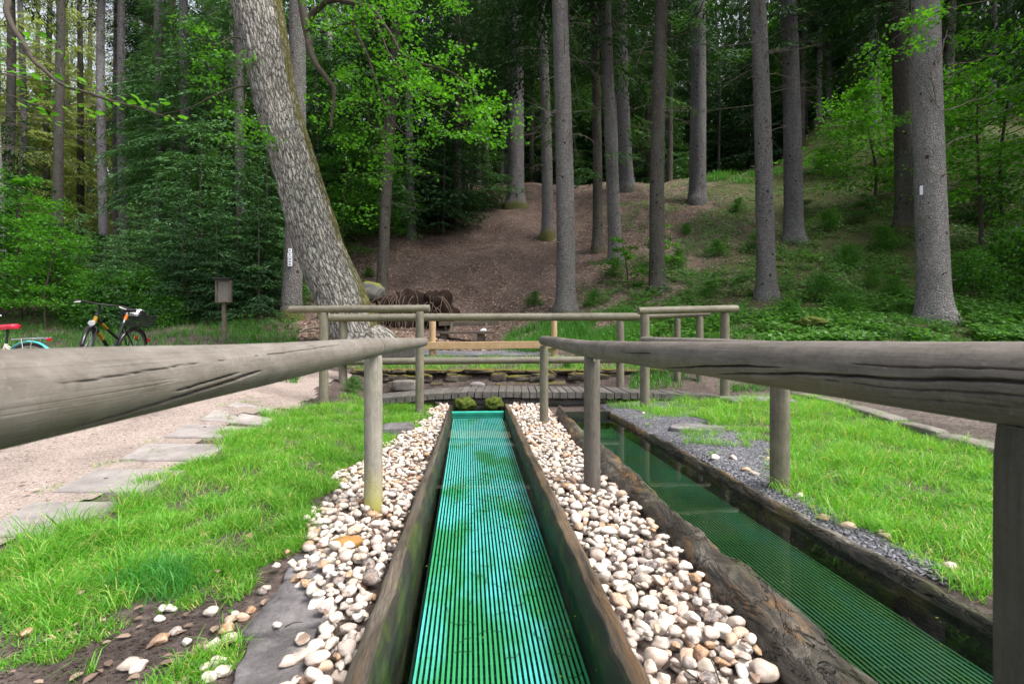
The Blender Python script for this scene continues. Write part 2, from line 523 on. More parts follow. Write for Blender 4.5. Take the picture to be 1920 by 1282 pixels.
def x_moss(n, p, c, h):
    """moss and low growth taking over the slope towards the right"""
    sp = n.n("ShaderNodeSeparateXYZ"); n.l(p, sp.inputs[0])
    t = n.math('ADD', n.math('MULTIPLY', sp.outputs[0], RT.x - .33 * FW.x), n.math('MULTIPLY', sp.outputs[1], RT.y - .33 * FW.y))
    k = n.math('ADD', n.math('MULTIPLY', t, .12), n.math('MULTIPLY', n.math('SUBTRACT', n.noise(p, .7, 6, .65), .5), 2.2))
    m = n.ramp(k, [(.02, 0.0), (.45, .85)])
    g = n.noise(p, 14, 6, .75)
    return n.mix(m, c, n.ramp(g, [(.36, (.028, .024, .012)), (.5, (.045, .062, .014)), (.66, (.095, .13, .028))])), h


def x_gravel(cs, sc, amt=.6):
    def f(n, p, c, h):
        nd = n.n("ShaderNodeTexVoronoi"); n.l(p, nd.inputs[0]); nd.inputs["Scale"].default_value = sc
        sp = n.n("ShaderNodeSeparateColor"); n.l(nd.outputs["Color"], sp.inputs[0])
        g = n.ramp(sp.outputs[0], [(i / (len(cs) - 1), k) for i, k in enumerate(cs)])
        c = n.mix(amt, c, g)
        big = n.noise(p, 1.3, 4)
        c = n.mix(n.ramp(big, [(.45, 0.0), (.7, .5)]), c, tuple(x * .55 for x in cs[0]))
        return c, n.math('ADD', n.math('MULTIPLY', n.math('SUBTRACT', 1.0, nd.outputs["Distance"]), .7), n.math('MULTIPLY', h, .5))
    return f


def stone_mat(name, a, b, moss=.0, scale=9, mosscol=(.13, .14, .02)):
    n = NT(name)
    p = n.geo()
    r = n.orand()
    f = n.noise(p, scale, 6, .65)
    g = n.noise(p, scale * 9, 6, .8)
    c = n.mix(n.ramp(n.math('ADD', n.math('MULTIPLY', f, .7), n.math('MULTIPLY', g, .3)), [(.35, 0.0), (.65, 1.0)]), a, b)
    c = n.mix(n.math('MULTIPLY', r, .25), c, tuple(x * .6 for x in a))
    bl = n.ramp(n.noise(p, scale * .45, 6, .72), [(.44, 0.0), (.62, .6)])
    c = n.mix(bl, c, tuple(x * .55 for x in a))
    pit = n.ramp(n.vor(p, scale * 9), [(.0, .7), (.18, 0.0)])
    c = n.mix(n.math('MULTIPLY', pit, n.ramp(g, [(.45, 0.0), (.6, 1.0)])), c, tuple(x * .4 for x in a))
    if moss:
        m = n.ramp(n.math('ADD', n.math('MULTIPLY', n.nz()[2], .5), n.noise(p, 4, 5, .7)), [(.95 - moss * .35, 0.0), (1.05 - moss * .25, 1.0)])
        c = n.mix(m, c, n.mix(g, mosscol, tuple(x * 1.6 for x in mosscol)))
    return n.bsdf(c, .88, n.bump(n.math('ADD', f, n.math('MULTIPLY', g, .8)), .9, .016), 0, .2)


def pebble_mat():
    n = NT("rounded_pebble")
    r = n.math('FRACT', n.math('ADD', n.math('MULTIPLY', n.orand(), 7.31), n.geo("Random Per Island")))
    tc = n.n("ShaderNodeTexCoord").outputs["Object"]
    f = n.noise(n.geo(), 60, 5, .65, .6)
    c = n.ramp(r, [(0.0, (.50, .45, .395)), (.20, (.64, .60, .55)), (.38, (.45, .375, .325)), (.56, (.58, .49, .435)), (.72, (.36, .31, .28)), (.81, (.44, .31, .215)), (.90, (.33, .19, .10)), (.965, (.13, .115, .115))], 'CONSTANT')
    c = n.mix(n.ramp(f, [(.44, 0.0), (.66, .5)]), c, (.50, .36, .27))
    big = n.ramp(n.noise(n.geo(), 3.2, 3), [(.57, 0.0), (.70, .55)])
    c = n.mix(big, c, (.50, .29, .15))
    v = n.ramp(n.noise(n.geo(), 25, 3, .5, 2.5), [(.47, 0.0), (.5, .4), (.53, 0.0)])
    c = n.mix(v, c, (.75, .72, .68))
    return n.bsdf(c, .55, n.bump(f, .25, .004), 0, .35)


def trough_mat(name, side):
    n = NT(name)
    v = n.uv()
    p = n.geo()
    fine = n.noise(n.map(p, (110, 9, 110)), 1, 6, .7, 1.2)
    big = n.noise(n.map(p, (7, 1.6, 7)), 1, 4, .6)
    c = n.ramp(n.math('ADD', n.math('MULTIPLY', fine, .55), n.math('MULTIPLY', big, .45)), [(.36, (.022, .019, .016)), (.5, (.08, .068, .056)), (.64, (.20, .17, .135))])
    # raw orange-brown wood where the surface has worn through
    w = n.ramp(n.noise(n.map(p, (16, 1.5, 9)), 1, 4, .65), [(.55, 0.0), (.64, 1.0)])
    c = n.mix(n.math('MULTIPLY', w, .6 if side == 'plank' else .2), c, n.mix(fine, (.12, .055, .018), (.34, .19, .08)))
    up = n.math('MULTIPLY', n.ramp(n.nz()[2], [(.35, 0.0), (.8, 1.0)]), n.ramp(n.noise(n.map(p, (30, 2.2, 30), (5, 2, 1)), 1, 5, .7), [(.42, 0.0), (.6, .75 if side == 'plank' else .12)]))
    c = n.mix(up, c, n.mix(fine, (.10, .055, .028), (.33, .21, .115)))
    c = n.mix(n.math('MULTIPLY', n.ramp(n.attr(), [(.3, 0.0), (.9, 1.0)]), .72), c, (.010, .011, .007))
    gm = n.ramp(n.noise(p, 6, 5, .7), [(.5, 0.0), (.62, 1.0)])
    mk = n.attr()
    c = n.mix(n.math('MULTIPLY', gm, n.math('MULTIPLY', mk, .85), True), c, n.mix(fine, (.025, .05, .008), (.11, .14, .02)))
    h = n.math('ADD', fine, n.math('MULTIPLY', big, .6))
    return n.bsdf(c, n.ramp(big, [(.4, .42), (.65, .8)]), n.bump(h, .9, .012), 0, .4)


def log_mat():
    n = NT("wet_hollow_log")
    p = n.geo()
    a = n.noise(n.map(p, (14, 5, 14)), 1, 7, .68, .8)
    b = n.noise(n.map(p, (5, 1.8, 5)), 1, 4, .6)
    c = n.ramp(n.math('ADD', n.math('MULTIPLY', a, .6), n.math('MULTIPLY', b, .4)), [(.35, (.018, .016, .014)), (.5, (.085, .074, .062)), (.66, (.25, .225, .19))])
    w = n.ramp(n.noise(n.map(p, (9, 2.2, 9), (3, 1, 0)), 1, 5, .7), [(.52, 0.0), (.62, 1.0)])
    c = n.mix(n.math('MULTIPLY', w, .75), c, n.mix(a, (.11, .05, .02), (.42, .24, .10)))
    g = n.ramp(n.noise(n.map(p, (6, 4, 6), (9, 1, 5)), 1, 5, .7), [(.52, 0.0), (.66, 1.0)])
    c = n.mix(n.math('MULTIPLY', g, .55), c, (.085, .09, .03))
    cr = n.ramp(n.math('ABSOLUTE', n.math('SUBTRACT', n.noise(n.map(p, (13, 4, 13), (2, 2, 2)), 1, 4, .6, 1.2), .5)), [(0.0, 1.0), (.02, 0.0)])
    c = n.mix(n.math('MULTIPLY', cr, .8), c, (.008, .007, .006))
    return n.bsdf(c, n.ramp(b, [(.4, .38), (.65, .75)]), n.bump(n.math('SUBTRACT', a, n.math('MULTIPLY', cr, .4)), 1.0, .03), 0, .4)


def water_mat():
    n = NT("still_clear_water")
    p = n.geo()
    bmp = n.bump(n.noise(p, 7, 2), .035, .01)
    t = n.n("ShaderNodeBsdfTransparent"); t.inputs[0].default_value = (.89, .97, .94, 1)
    g = n.n("ShaderNodeBsdfGlossy"); g.inputs["Roughness"].default_value = .015
    n.l(bmp, g.inputs["Normal"])
    fr = n.n("ShaderNodeFresnel"); fr.inputs[0].default_value = 1.33
    n.l(bmp, fr.inputs["Normal"])
    mx = n.n("ShaderNodeMixShader"); n.l(fr.outputs[0], mx.inputs[0]); n.l(t.outputs[0], mx.inputs[1]); n.l(g.outputs[0], mx.inputs[2])
    n.l(mx.outputs[0], n.out.inputs[0])
    return n.m


def mat_strip(name, a, b, alg):
    n = NT(name)
    p = n.geo()
    f = n.noise(p, 24, 5, .7)
    big = n.noise(n.map(p, (2.6, 1.25, 1), (.4, .7, 0)), 1, 5, .62)
    c = n.mix(f, a, b)
    sy = n.n('ShaderNodeSeparateXYZ'); n.l(p, sy.inputs[0])
    big = n.math('SUBTRACT', big, n.math('MULTIPLY', n.math('SUBTRACT', sy.outputs[1], 2.6), .045))
    m = n.ramp(big, [(.43, 0.0), (.55, .92)])
    c = n.mix(m, c, n.mix(f, alg, tuple(x * 1.9 for x in alg)))
    sp = n.ramp(n.noise(p, 55, 3, .6), [(.68, 0.0), (.74, 1.0)])
    c = n.mix(n.math('MULTIPLY', sp, .8), c, (.01, .03, .012))
    return n.bsdf(c, .5, None, 0, .3)


M = dict(
    rail=m_rail_light(), railD=m_rail_dark(),
    railM=wood_round("mossy_weathered_timber", (.06, .053, .037), (.128, .117, .088), (.225, .21, .165), .9),
    railN=wood_round("new_yellow_timber", (.26, .165, .085), (.37, .245, .135), (.46, .33, .20), .1, .2),
    plank=wood_round("grey_deck_board", (.032, .029, .027), (.085, .078, .072), (.19, .178, .165), .1),
    benchw=wood_round("old_bench_board", (.03, .024, .019), (.07, .056, .044), (.14, .12, .098), .3),
    post=wood_round("pale_post_timber", (.14, .128, .10), (.255, .235, .195), (.37, .345, .30), .1, .5, True),
    spruceA=bark_spruce("grey_spruce_bark", (.105, .097, .094), (.255, .24, .235), (.035, .032, .03)),
    spruceK=bark_spruce("pale_spruce_bark", (.16, .15, .143), (.37, .35, .335), (.05, .046, .042)),
    spruceB=bark_spruce("purplish_spruce_bark", (.105, .098, .103), (.25, .235, .245), (.033, .031, .032), .9),
    spruceC=bark_spruce("dark_spruce_bark", (.066, .058, .05), (.16, .142, .124), (.024, .021, .018)),
    birch=bark_spruce("birch_bark", (.20, .185, .195), (.37, .345, .36), (.05, .045, .045), .7),
    oak=bark_oak(),
    twig=simple("twig_bark", (.055, .045, .032), .9, var=.4),
    deadtwig=simple("dead_twig", (.13, .11, .09), .9, var=.4),
    leafOak=leaf_mat("fresh_green_leaf", (.035, .135, .010), (.10, .28, .025), .45, 1.6),
    leafBeech=leaf_mat("bright_beech_leaf", (.032, .14, .010), (.10, .29, .025), .45, 1.6),
    leafBush=leaf_mat("shrub_leaf", (.02, .085, .010), (.07, .215, .022), .45, 1.6),
    leafDark=leaf_mat("deep_green_leaf", (.013, .055, .013), (.04, .125, .024), .4, 1.5),
    leafYel=leaf_mat("yellow_green_leaf", (.14, .24, .03), (.26, .36, .07), .5, 1.5),
    needle=leaf_mat("spruce_needles", (.010, .036, .014), (.034, .085, .030), .22, 1.3, .6, .2),
    needleL=leaf_mat("light_spruce_needles", (.034, .105, .036), (.095, .205, .072), .25, 1.4, .6, .2),
    needleY=leaf_mat("sunlight_tinted_larch_needles", (.21, .28, .08), (.42, .48, .17), .35, 1.3, .6, .2),  # sunlight coming through the wood is painted into the needle colour
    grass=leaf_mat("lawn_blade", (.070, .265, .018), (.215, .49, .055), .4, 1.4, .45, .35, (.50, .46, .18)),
    grassD=leaf_mat("shade_toned_grass_blade", (.035, .14, .02), (.09, .25, .04), .4, 1.5, .5, .3),  # shade on meadow and banks put into a darker blade colour; clover shares it
    tuft=leaf_mat("dark_tuft_blade", (.035, .20, .03), (.09, .33, .06), .4, 1.5, .45, .35),
    litter=leaf_mat("dry_leaf", (.13, .08, .058), (.42, .31, .25), .1, 1.0, .8, .2),
    undergr=leaf_mat("ground_cover_leaf", (.03, .12, .015), (.10, .25, .03), .4, 1.5),
    soil=ground_mat("dark_soil", [(.045, .034, .03), (.085, .066, .058), (.15, .12, .11)], 26, .8, .03),
    path=ground_mat("beige_gravel", [(.20, .157, .137), (.295, .240, .213), (.40, .335, .30)], 38, .6, .012, .95, x_gravel([(.17, .13, .114), (.30, .245, .218), (.47, .395, .36)], 95)),
    darkgravel=ground_mat("grey_crushed_gravel", [(.075, .075, .085), (.14, .14, .155), (.25, .25, .27)], 40, .9, .03, .95, x_gravel([(.07, .07, .08), (.17, .17, .19), (.34, .34, .37)], 55, .7)),
    brownpath=ground_mat("brown_gravel", [(.06, .047, .04), (.105, .085, .074), (.17, .145, .128)], 30, .8, .02, .95, x_gravel([(.05, .039, .034), (.105, .086, .076), (.21, .18, .165)], 45)),
    hill=ground_mat("leaf_litter_slope", [(.055, .038, .031), (.112, .080, .067), (.195, .148, .128)], 9, .9, .06, .95, x_moss),
    slab=stone_mat("pale_concrete_slab", (.31, .278, .266), (.44, .40, .385), 0, 7),
    flag=stone_mat("dark_flagstone", (.10, .093, .095), (.34, .315, .32), 0, 6),
    wall=stone_mat("mossy_wall_stone", (.055, .046, .038), (.15, .13, .105), .62, 6, (.10, .085, .016)),
    kerb=stone_mat("kerb_stone", (.20, .185, .16), (.31, .285, .26), 0, 6),
    boulder=stone_mat("lichened_boulder", (.11, .11, .10), (.22, .22, .20), .6, 4),
    moss=stone_mat("moss", (.05, .075, .01), (.15, .19, .03), 0, 40),
    pebble=pebble_mat(),
    plankside=trough_mat("worn_trough_timber", 'plank'),
    plankgrey=trough_mat("grey_trough_timber", 'grey'),
    log=log_mat(),
    innerwet=simple("wet_dark_timber", (.022, .026, .018), .25, 0, .5, .5),
    water=water_mat(),
    strip=mat_strip("turquoise_plastic_mat", (.085, .56, .54), (.16, .70, .68), (.03, .24, .07)),
    stripD=mat_strip("dark_green_plastic_mat", (.018, .082, .042), (.028, .11, .055), (.02, .062, .016)),
    post_dark=wood_round('dark_post_timber', (.02, .018, .016), (.045, .04, .036), (.085, .078, .07), .3),
    matbase=simple("dark_mat_base", (.002, .014, .011), .6, 0, .3, .5),  # near-black sheet and wires showing in the gaps between the slats
    rootsoil=simple("root_soil", (.022, .014, .011), .95, 0, .1, .5),
    root=simple("bare_root", (.15, .11, .085), .85, 0, .2, .5),
    black=simple("black_paint", (.008, .008, .009), .3, 0, .5),
    blackplast=simple("black_plastic", (.012, .012, .013), .55, 0, .4),
    rubber=simple("tyre_rubber", (.035, .028, .028), .8, 0, .3),
    chrome=simple("bright_metal", (.62, .63, .65), .25, .9, .5),
    alu=simple("grey_aluminium", (.42, .42, .43), .35, .8, .5),
    red=simple("raspberry_saddle", (.62, .015, .05), .4, 0, .5),
    turq=simple("turquoise_paint", (.08, .52, .55), .3, 0, .5, coat=.3),
    cream=simple("cream_paint", (.62, .58, .50), .35, 0, .5),
    orange=simple("orange_reflector", (.62, .15, .01), .3, 0, .5),
    redlamp=simple("red_lamp", (.35, .01, .01), .3, 0, .5),
    yellowp=simple("yellow_decal", (.30, .17, .01), .4, 0, .4),
    white=simple("white_plate", (.78, .78, .80), .4, 0, .4),
    whiteg=simple("white_gloss", (.75, .78, .80), .25, 0, .5),
    blue=simple("blue_mark", (.05, .10, .35), .5, 0, .3),
    lamp=simple("lamp_glass", (.55, .57, .58), .12, .4, .6),
    paper=simple("white_paper", (.8, .8, .8), .7, 0, .3),
    boardw=wood_round("dark_sign_timber", (.045, .036, .028), (.10, .083, .066), (.17, .145, .12), .2),
    panel=simple("faded_panel", (.16, .145, .125), .7, 0, .3, .35),
)

# ------------------------------------------------------------------ ground sheets
def lines(lo, a, b, hi, fine, grow=1.22, extra=()):
    core = list(np.arange(a, b + 1e-6, fine))
    left = []; s = fine; x = a
    while x > lo:
        s *= grow; x -= s; left.append(x)
    right = []; s = fine; x = core[-1]
    while x < hi:
        s = min(s * grow, 2.5); x += s; right.append(x)
    return np.array(sorted(set([round(v, 4) for v in left + core + right] + list(extra))))


gx = lines(-130, -3.6, 4.2, 130, .06, 1.13, (-.305, -.286, .401, .42, .935, .954, 1.611, 1.63))
gy = lines(-30, -1.6, 9.2, 130, .06, 1.05, (6.3, 6.32, 5.95, 5.97))
GX, GY = np.meshgrid(gx, gy, indexing='ij')
GZ = terr(GX.ravel(), GY.ravel(), True)
V = np.stack([GX.ravel(), GY.ravel(), GZ], -1)
nx, ny = len(gx), len(gy)
ii, jj = np.meshgrid(np.arange(nx - 1), np.arange(ny - 1), indexing='ij')
F = np.stack([ii * ny + jj, (ii + 1) * ny + jj, (ii + 1) * ny + jj + 1, ii * ny + jj + 1], -1).reshape(-1, 4)
fx = V[F].mean(1)
fd = fx[:, 0] * FW.x + fx[:, 1] * FW.y
fr_ = fx[:, 0] * RT.x + fx[:, 1] * RT.y
fpx = CX + FPX * fr_ / np.maximum(fd, .5)
isH = fd > np.interp(fpx, [-500, 430, 600, 740, 900, 1060, 1220, 1450, 1900], [11.3, 11.2, 8.6, 9.9, 12.6, 10.6, 9.0, 8.0, 7.8])


def compact(V, F):
    u, inv = np.unique(F.ravel(), return_inverse=True)
    return V[u], inv.reshape(F.shape)


for nm, msk, mt in (("ground", ~isH, M['soil']), ("hill", isH, M['hill'])):
    v, f = compact(V, F[msk])
    tag(Acc().add(v, f).build(nm, mt), kind='structure')


def sheet(name, x0, x1, y0, y1, step, fn, mat, dz):
    xs = np.arange(x0, x1, step); ys = np.arange(y0, y1, step)
    A, B = np.meshgrid(xs, ys, indexing='ij')
    a, b = A.ravel(), B.ravel()
    keep_v = terr(a, b) + dz
    Vs = np.stack([a, b, keep_v], -1)
    n2 = len(ys)
    ii, jj = np.meshgrid(np.arange(len(xs) - 1), np.arange(n2 - 1), indexing='ij')
    F = np.stack([ii * n2 + jj, (ii + 1) * n2 + jj, (ii + 1) * n2 + jj + 1, ii * n2 + jj + 1], -1).reshape(-1, 4)
    c = Vs[F].mean(1)
    nz = .10 * np.sin(c[:, 0] * 4 + 2 * np.sin(c[:, 1] * 3)) + .07 * np.sin(c[:, 1] * 9 + c[:, 0] * 6)
    v, f = compact(Vs, F[fn(c[:, 0], c[:, 1], nz)])
    return tag(Acc().add(v, f).build(name, mat), kind='structure')


def dof(x, y): return x * FW.x + y * FW.y
def pxof(x, y): return CX + FPX * (x * RT.x + y * RT.y) / np.maximum(dof(x, y), .3)


sheet("path", -9, -1.2, -1, 8, .05, lambda x, y, n: (x < -2.22 + n + .12 * smooth(5.2, 6.4, y)) & (dof(x, y) < 6.7 + 1.5 * n - .25 * smooth(-4, -7, x) + 1.1 * smooth(-3.4, -2.6, x)), M['path'], .012)
sheet("gravel_yard", -2.6, 2.2, 8.2, 12.6, .08, lambda x, y, n: (dof(x, y) > 8.75 + n) & (dof(x, y) < 11.4 + n) & (x > -2.3 + n) & (x < 1.3 + 2 * n), M['darkgravel'], .012)
sheet("gravel_strip", 1.655, 4.4, 1.2, 6.3, .04, lambda x, y, n: (x < 1.74 + n + np.interp(y, [1.2, 2.8, 3.4, 5.5, 6.3], [.02, .08, .55, .75, 1.2])), M['darkgravel'], .008)
KERB = [hit(a, b)[0] for a, b in ((1497, 745), (1588, 766), (1690, 799), (1770, 826), (1872, 856), (1990, 893), (2150, 950))]
kx = np.array([k.x for k in KERB]); ky = np.array([k.y for k in KERB])
o_ = np.argsort(ky)
kerb_x = lambda y: np.interp(y, ky[o_], kx[o_])
sheet("brown_path", 3.2, 9.5, 1.5, 7.3, .06, lambda x, y, n: (x > kerb_x(y) + .12) & (dof(x, y) < 6.9 + n), M['brownpath'], .010)

# ------------------------------------------------------------------ the two troughs
ys = np.arange(-1.35, 6.2, .03)


def wall(prof_fn, ys, uvs=1.0, att=None):
    """sweep a cross profile (list of x,z per station) along y, closed ends"""
    P = np.array([prof_fn(y) for y in ys])            # n, m, 2
    n, m = P.shape[:2]
    V = np.zeros((n, m, 3)); V[..., 0] = P[..., 0]; V[..., 2] = P[..., 1]; V[..., 1] = ys[:, None]
    ii, jj = np.meshgrid(np.arange(n - 1), np.arange(m - 1), indexing='ij')
    F = np.stack([ii * m + jj, (ii + 1) * m + jj, (ii + 1) * m + jj + 1, ii * m + jj + 1], -1).reshape(-1, 4)
    return V, F


def nz1(y, s, f=1.0): return mnoise.noise(Vector((y * f, s, 0)))


def dens(prof, k=4):
    """subdivide a profile so noise has vertices to move"""
    o = []
    for (a, b), (c, d) in zip(prof[:-1], prof[1:]):
        o += [(a + (c - a) * t / k, b + (d - b) * t / k) for t in range(k)]
    return o + [prof[-1]]


def side_left(y):
    xi = np.interp(y, [1.3, 6.1], [-.258, -.297]); e = .008 * nz1(y, 3, 2) + .005 * nz1(y, 9, 9)
    z = .012 * nz1(y, 5, 1.6) + .005 * nz1(y, 4, 8)
    return dens([(-.352, -.38), (-.345, -.06), (-.334 + e, .07 + z), (-.322 + e, .108 + z), (-.305, .122 + z), (xi - .012 + e, .118 + z), (xi + e * 1.5, .100 + z), (xi + .008 + e, .03), (xi + .014, -.38)], 3)


def side_right(y):
    xi = np.interp(y, [1.3, 6.1], [.366, .368]); e = .008 * nz1(y, 23, 2) + .006 * nz1(y, 29, 9)
    z = .012 * nz1(y, 25, 1.6) + .006 * nz1(y, 24, 8)
    return dens([(xi - .014, -.38), (xi - .008 + e, .03), (xi + e * 1.6, .098 + z), (xi + .010 + e, .116 + z), (.412, .122 + z), (.428 + e, .108 + z), (.440 + e, .07 + z), (.452, -.06), (.458, -.38)], 3)


def jitter(V, sx, amp, sc, seed):
    n, m = V.shape[:2]
    f = V.reshape(-1, 3)
    N = np.array([mnoise.fractal(Vector((v[0] * sc, v[1] * sc * .45, v[2] * sc + seed)), .9, 2.1, 4) for v in f])
    f[:, 0] += sx * N * amp; f[:, 2] += N * amp * .45
    return f


def part_wall(name, fn, parent, mat, amp, sc, seed, inner, ysx=ys):
    inside, sgn = inner
    V, F = wall(fn, ysx)
    V = jitter(V, 1, amp, sc, seed)
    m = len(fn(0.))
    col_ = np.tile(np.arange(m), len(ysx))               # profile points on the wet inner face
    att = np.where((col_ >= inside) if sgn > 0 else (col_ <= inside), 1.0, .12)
    a = Acc().add(V, F, None, att)
    n = len(ysx)
    a.add(V[:m], [tuple(range(m))]); a.add(V[(n - 1) * m:], [tuple(range(m))[::-1]])
    return a.build(name, mat, parent)


t1 = tag(empty("wooden_water_trough", (0.055, 2.5, -.38)), "straight wooden water trough with turquoise slatted mat between two pebble beds", "water trough", "wooden treading troughs")
INV = lambda o: Matrix.Translation(-Vector(o.location))


def reparent(o, root):
    o.parent = root
    o.matrix_parent_inverse = (Matrix.Translation(root.location) @ Matrix.Rotation(root.rotation_euler[2], 4, 'Z')).inverted()
    return o


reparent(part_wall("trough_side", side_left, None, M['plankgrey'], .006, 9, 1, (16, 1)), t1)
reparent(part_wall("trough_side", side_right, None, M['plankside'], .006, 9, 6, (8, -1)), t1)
b = Acc()
box(b, (.055, 2.45, -.33), (.31, 0, 0), (0, 3.75, 0), (0, 0, .04))
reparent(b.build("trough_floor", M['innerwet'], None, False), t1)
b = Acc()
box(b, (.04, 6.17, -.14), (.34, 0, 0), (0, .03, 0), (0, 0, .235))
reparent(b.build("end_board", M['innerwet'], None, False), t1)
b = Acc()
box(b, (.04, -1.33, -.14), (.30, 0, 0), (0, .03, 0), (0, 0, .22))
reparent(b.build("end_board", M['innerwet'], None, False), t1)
b = Acc()
box(b, (.025, 5.985, .005), (.325, 0, 0), (0, .012, .008), (0, -.004, .045))
reparent(b.build("end_flap", simple("turquoise_green_flap", (.02, .28, .20), .35, var=.4), None, False), t1)


def log_left(y):
    e = .030 * nz1(y, 41, 1.5) + .020 * nz1(y, 44, 4) + .012 * nz1(y, 47, 11)
    z = .022 * nz1(y, 51, 1.7) + .016 * nz1(y, 55, 5) + .006 * nz1(y, 57, 14)
    g = .02 * nz1(y, 61, 1.2)
    lift = .06 * smooth(5.0, 5.6, y)
    ob = np.interp(y, [-1.4, .9, 1.27, 1.54, 2.05, 2.7, 3.3, 4.5, 5.6], [.80, .81, .828, .862, .898, .882, .85, .885, .95]) - .89 + .012 * nz1(y, 63, 3)
    g = g * .4 + ob
    return dens([(.915, -.38), (.900, -.06), (.890 + g, 0.0), (.893 + g, .035), (.912 + g * .85, .078 + z * .5), (.945 + e * .5 + g * .5, .108 + z + lift * .6), (.976 + e + g * .15, .118 + z + lift), (.992 + e, .110 + z + lift), (1.002 + e, .085 + z), (1.012 + e * .5, .02), (1.02, -.38)], 3)


def log_right(y):
    e = .020 * nz1(y, 71, 1.5) + .014 * nz1(y, 74, 5) + .006 * nz1(y, 79, 12)
    z = .014 * nz1(y, 77, 2) + .012 * nz1(y, 78, 7)
    return dens([(1.585, -.38), (1.592 + e * .4, .0), (1.600 + e, .058 + z), (1.610 + e, .074 + z), (1.632 + e, .076 + z), (1.650 + e, .055 + z), (1.665, .02), (1.668, -.38)], 3)


ys2 = np.arange(-1.35, 5.72, .025)
t2 = tag(empty("hollow_log_trough", (1.28, 2.2, -.38)), "rough hollowed log trough with ragged edge and dark green slatted mat", "water trough", "wooden treading troughs")
reparent(part_wall("trough_side", log_left, None, M['log'], .020, 7, 11, (24, 1), ys2), t2)
reparent(part_wall("trough_side", log_right, None, M['log'], .010, 9, 16, (7, -1), ys2), t2)
b = Acc(); box(b, (1.30, 2.2, -.33), (.33, 0, 0), (0, 3.5, 0), (0, 0, .04))
reparent(b.build("trough_floor", M['innerwet'], None, False), t2)
b = Acc()
box(b, (1.30, 5.66, -.14), (.31, 0, 0), (0, .03, 0), (0, 0, .225))
reparent(b.build("end_board", M['innerwet'], None, False), t2)
b = Acc()
box(b, (1.30, -1.33, -.14), (.31, 0, 0), (0, .03, 0), (0, 0, .22))
reparent(b.build("end_board", M['innerwet'], None, False), t2)


def plastic_mat(name, label, x0, x1, zf, y0, y1, n, mat, base):
    root = tag(empty(name, ((x0(2) + x1(2)) / 2, 2.4, zf(2.4))), label, "slatted mat")
    a = Acc(); yy = np.linspace(y0, y1, 16)
    for k in range(n):
        V = []
        for y in yy:
            p = (x1(y) - x0(y)) / n; xa = x0(y) + p * k + .25 * p; xb = xa + p * .52; z = zf(y)
            V += [(xa, y, z), (xa, y, z + .004), (xb, y, z + .004), (xb, y, z)]
        F = [(i * 4 + j, i * 4 + j + 1, (i + 1) * 4 + j + 1, (i + 1) * 4 + j) for i in range(len(yy) - 1) for j in range(3)]
        a.add(V, np.array(F)[:, ::-1])
    reparent(tag(a.build("mat_slats", mat, None, False), kind="stuff"), root)
    a = Acc()
    for y in np.arange(y0 + .05, y1, .055):
        box(a, ((x0(y) + x1(y)) / 2, y, zf(y) + .0015), ((x1(y) - x0(y)) / 2, 0, 0), (0, .004, 0), (0, 0, .0015))
    reparent(tag(a.build("cross_wires", base, None, False), kind="stuff"), root)
    a = Acc()
    V = []
    for y in yy: V += [(x0(y) - .01, y, zf(y) - .006), (x1(y) + .01, y, zf(y) - .006)]
    a.add(V, [(2 * i, 2 * i + 1, 2 * i + 3, 2 * i + 2) for i in range(len(yy) - 1)])
    reparent(a.build("mat_base", base, None, False), root)
    return root


plastic_mat("slatted_mat", "bright turquoise slatted plastic mat with green algae, under the water of the middle trough",
            lambda y: np.interp(y, [-1.3, 1.5, 5.8], [-.17, -.196, -.272]), lambda y: np.interp(y, [-1.3, 1.5, 5.8], [.36, .352, .322]),
            lambda y: -.10 + (y - 1.5) * .0225, -1.25, 5.80, 32, M['strip'], M['matbase'])
plastic_mat("slatted_mat", "dark green slatted plastic mat under the water of the hollow log trough",
            lambda y: 1.03, lambda y: 1.545, lambda y: -.06 + .0 * y, -1.25, 5.3, 28, M['stripD'], M['matbase'])
b = Acc(); b.add([(-.30, -1.31, .018), (.395, -1.31, .018), (.395, 6.16, .018), (-.30, 6.16, .018)], [(0, 1, 2, 3)])
tag(b.build("water", M['water'], None, False), kind='structure')
b = Acc(); b.add([(.99, -1.31, .026), (1.60, -1.31, .026), (1.60, 5.64, .026), (.99, 5.64, .026)], [(0, 1, 2, 3)])
tag(b.build("water", M['water'], None, False), kind='structure')

# moss cushions at the inflow
for k, (px, py, d, rx, rz, lb) in enumerate(((872, 757, 6.10, .13, .085, "green moss cushion left of the inflow under the footbridge"), (926, 756, 6.10, .12, .085, "green moss cushion right of the inflow under the footbridge"))):
    c = W(px, py, d)
    a = Acc()
    u = np.linspace(0, 2 * np.pi, 40, endpoint=False); v = np.linspace(-1.4, 1.5, 22)
    U, Vv = np.meshgrid(u, v, indexing='ij')
    P = np.stack([rx * np.cos(Vv) * np.cos(U), .10 * np.cos(Vv) * np.sin(U), rz * np.sin(Vv)], -1).reshape(-1, 3)
    P *= (1 + .30 * vnoise(P, 22, k * 9, 3))[:, None]
    m = len(v)
    ii, jj = np.meshgrid(np.arange(40), np.arange(m - 1), indexing='ij')
    F = np.stack([ii * m + jj, ((ii + 1) % 40) * m + jj, ((ii + 1) % 40) * m + jj + 1, ii * m + jj + 1], -1).reshape(-1, 4)
    a.add(P + np.array(c), F)
    tag(a.build("moss_cushion", M['moss']), lb, "moss", "moss cushions at the inflow")

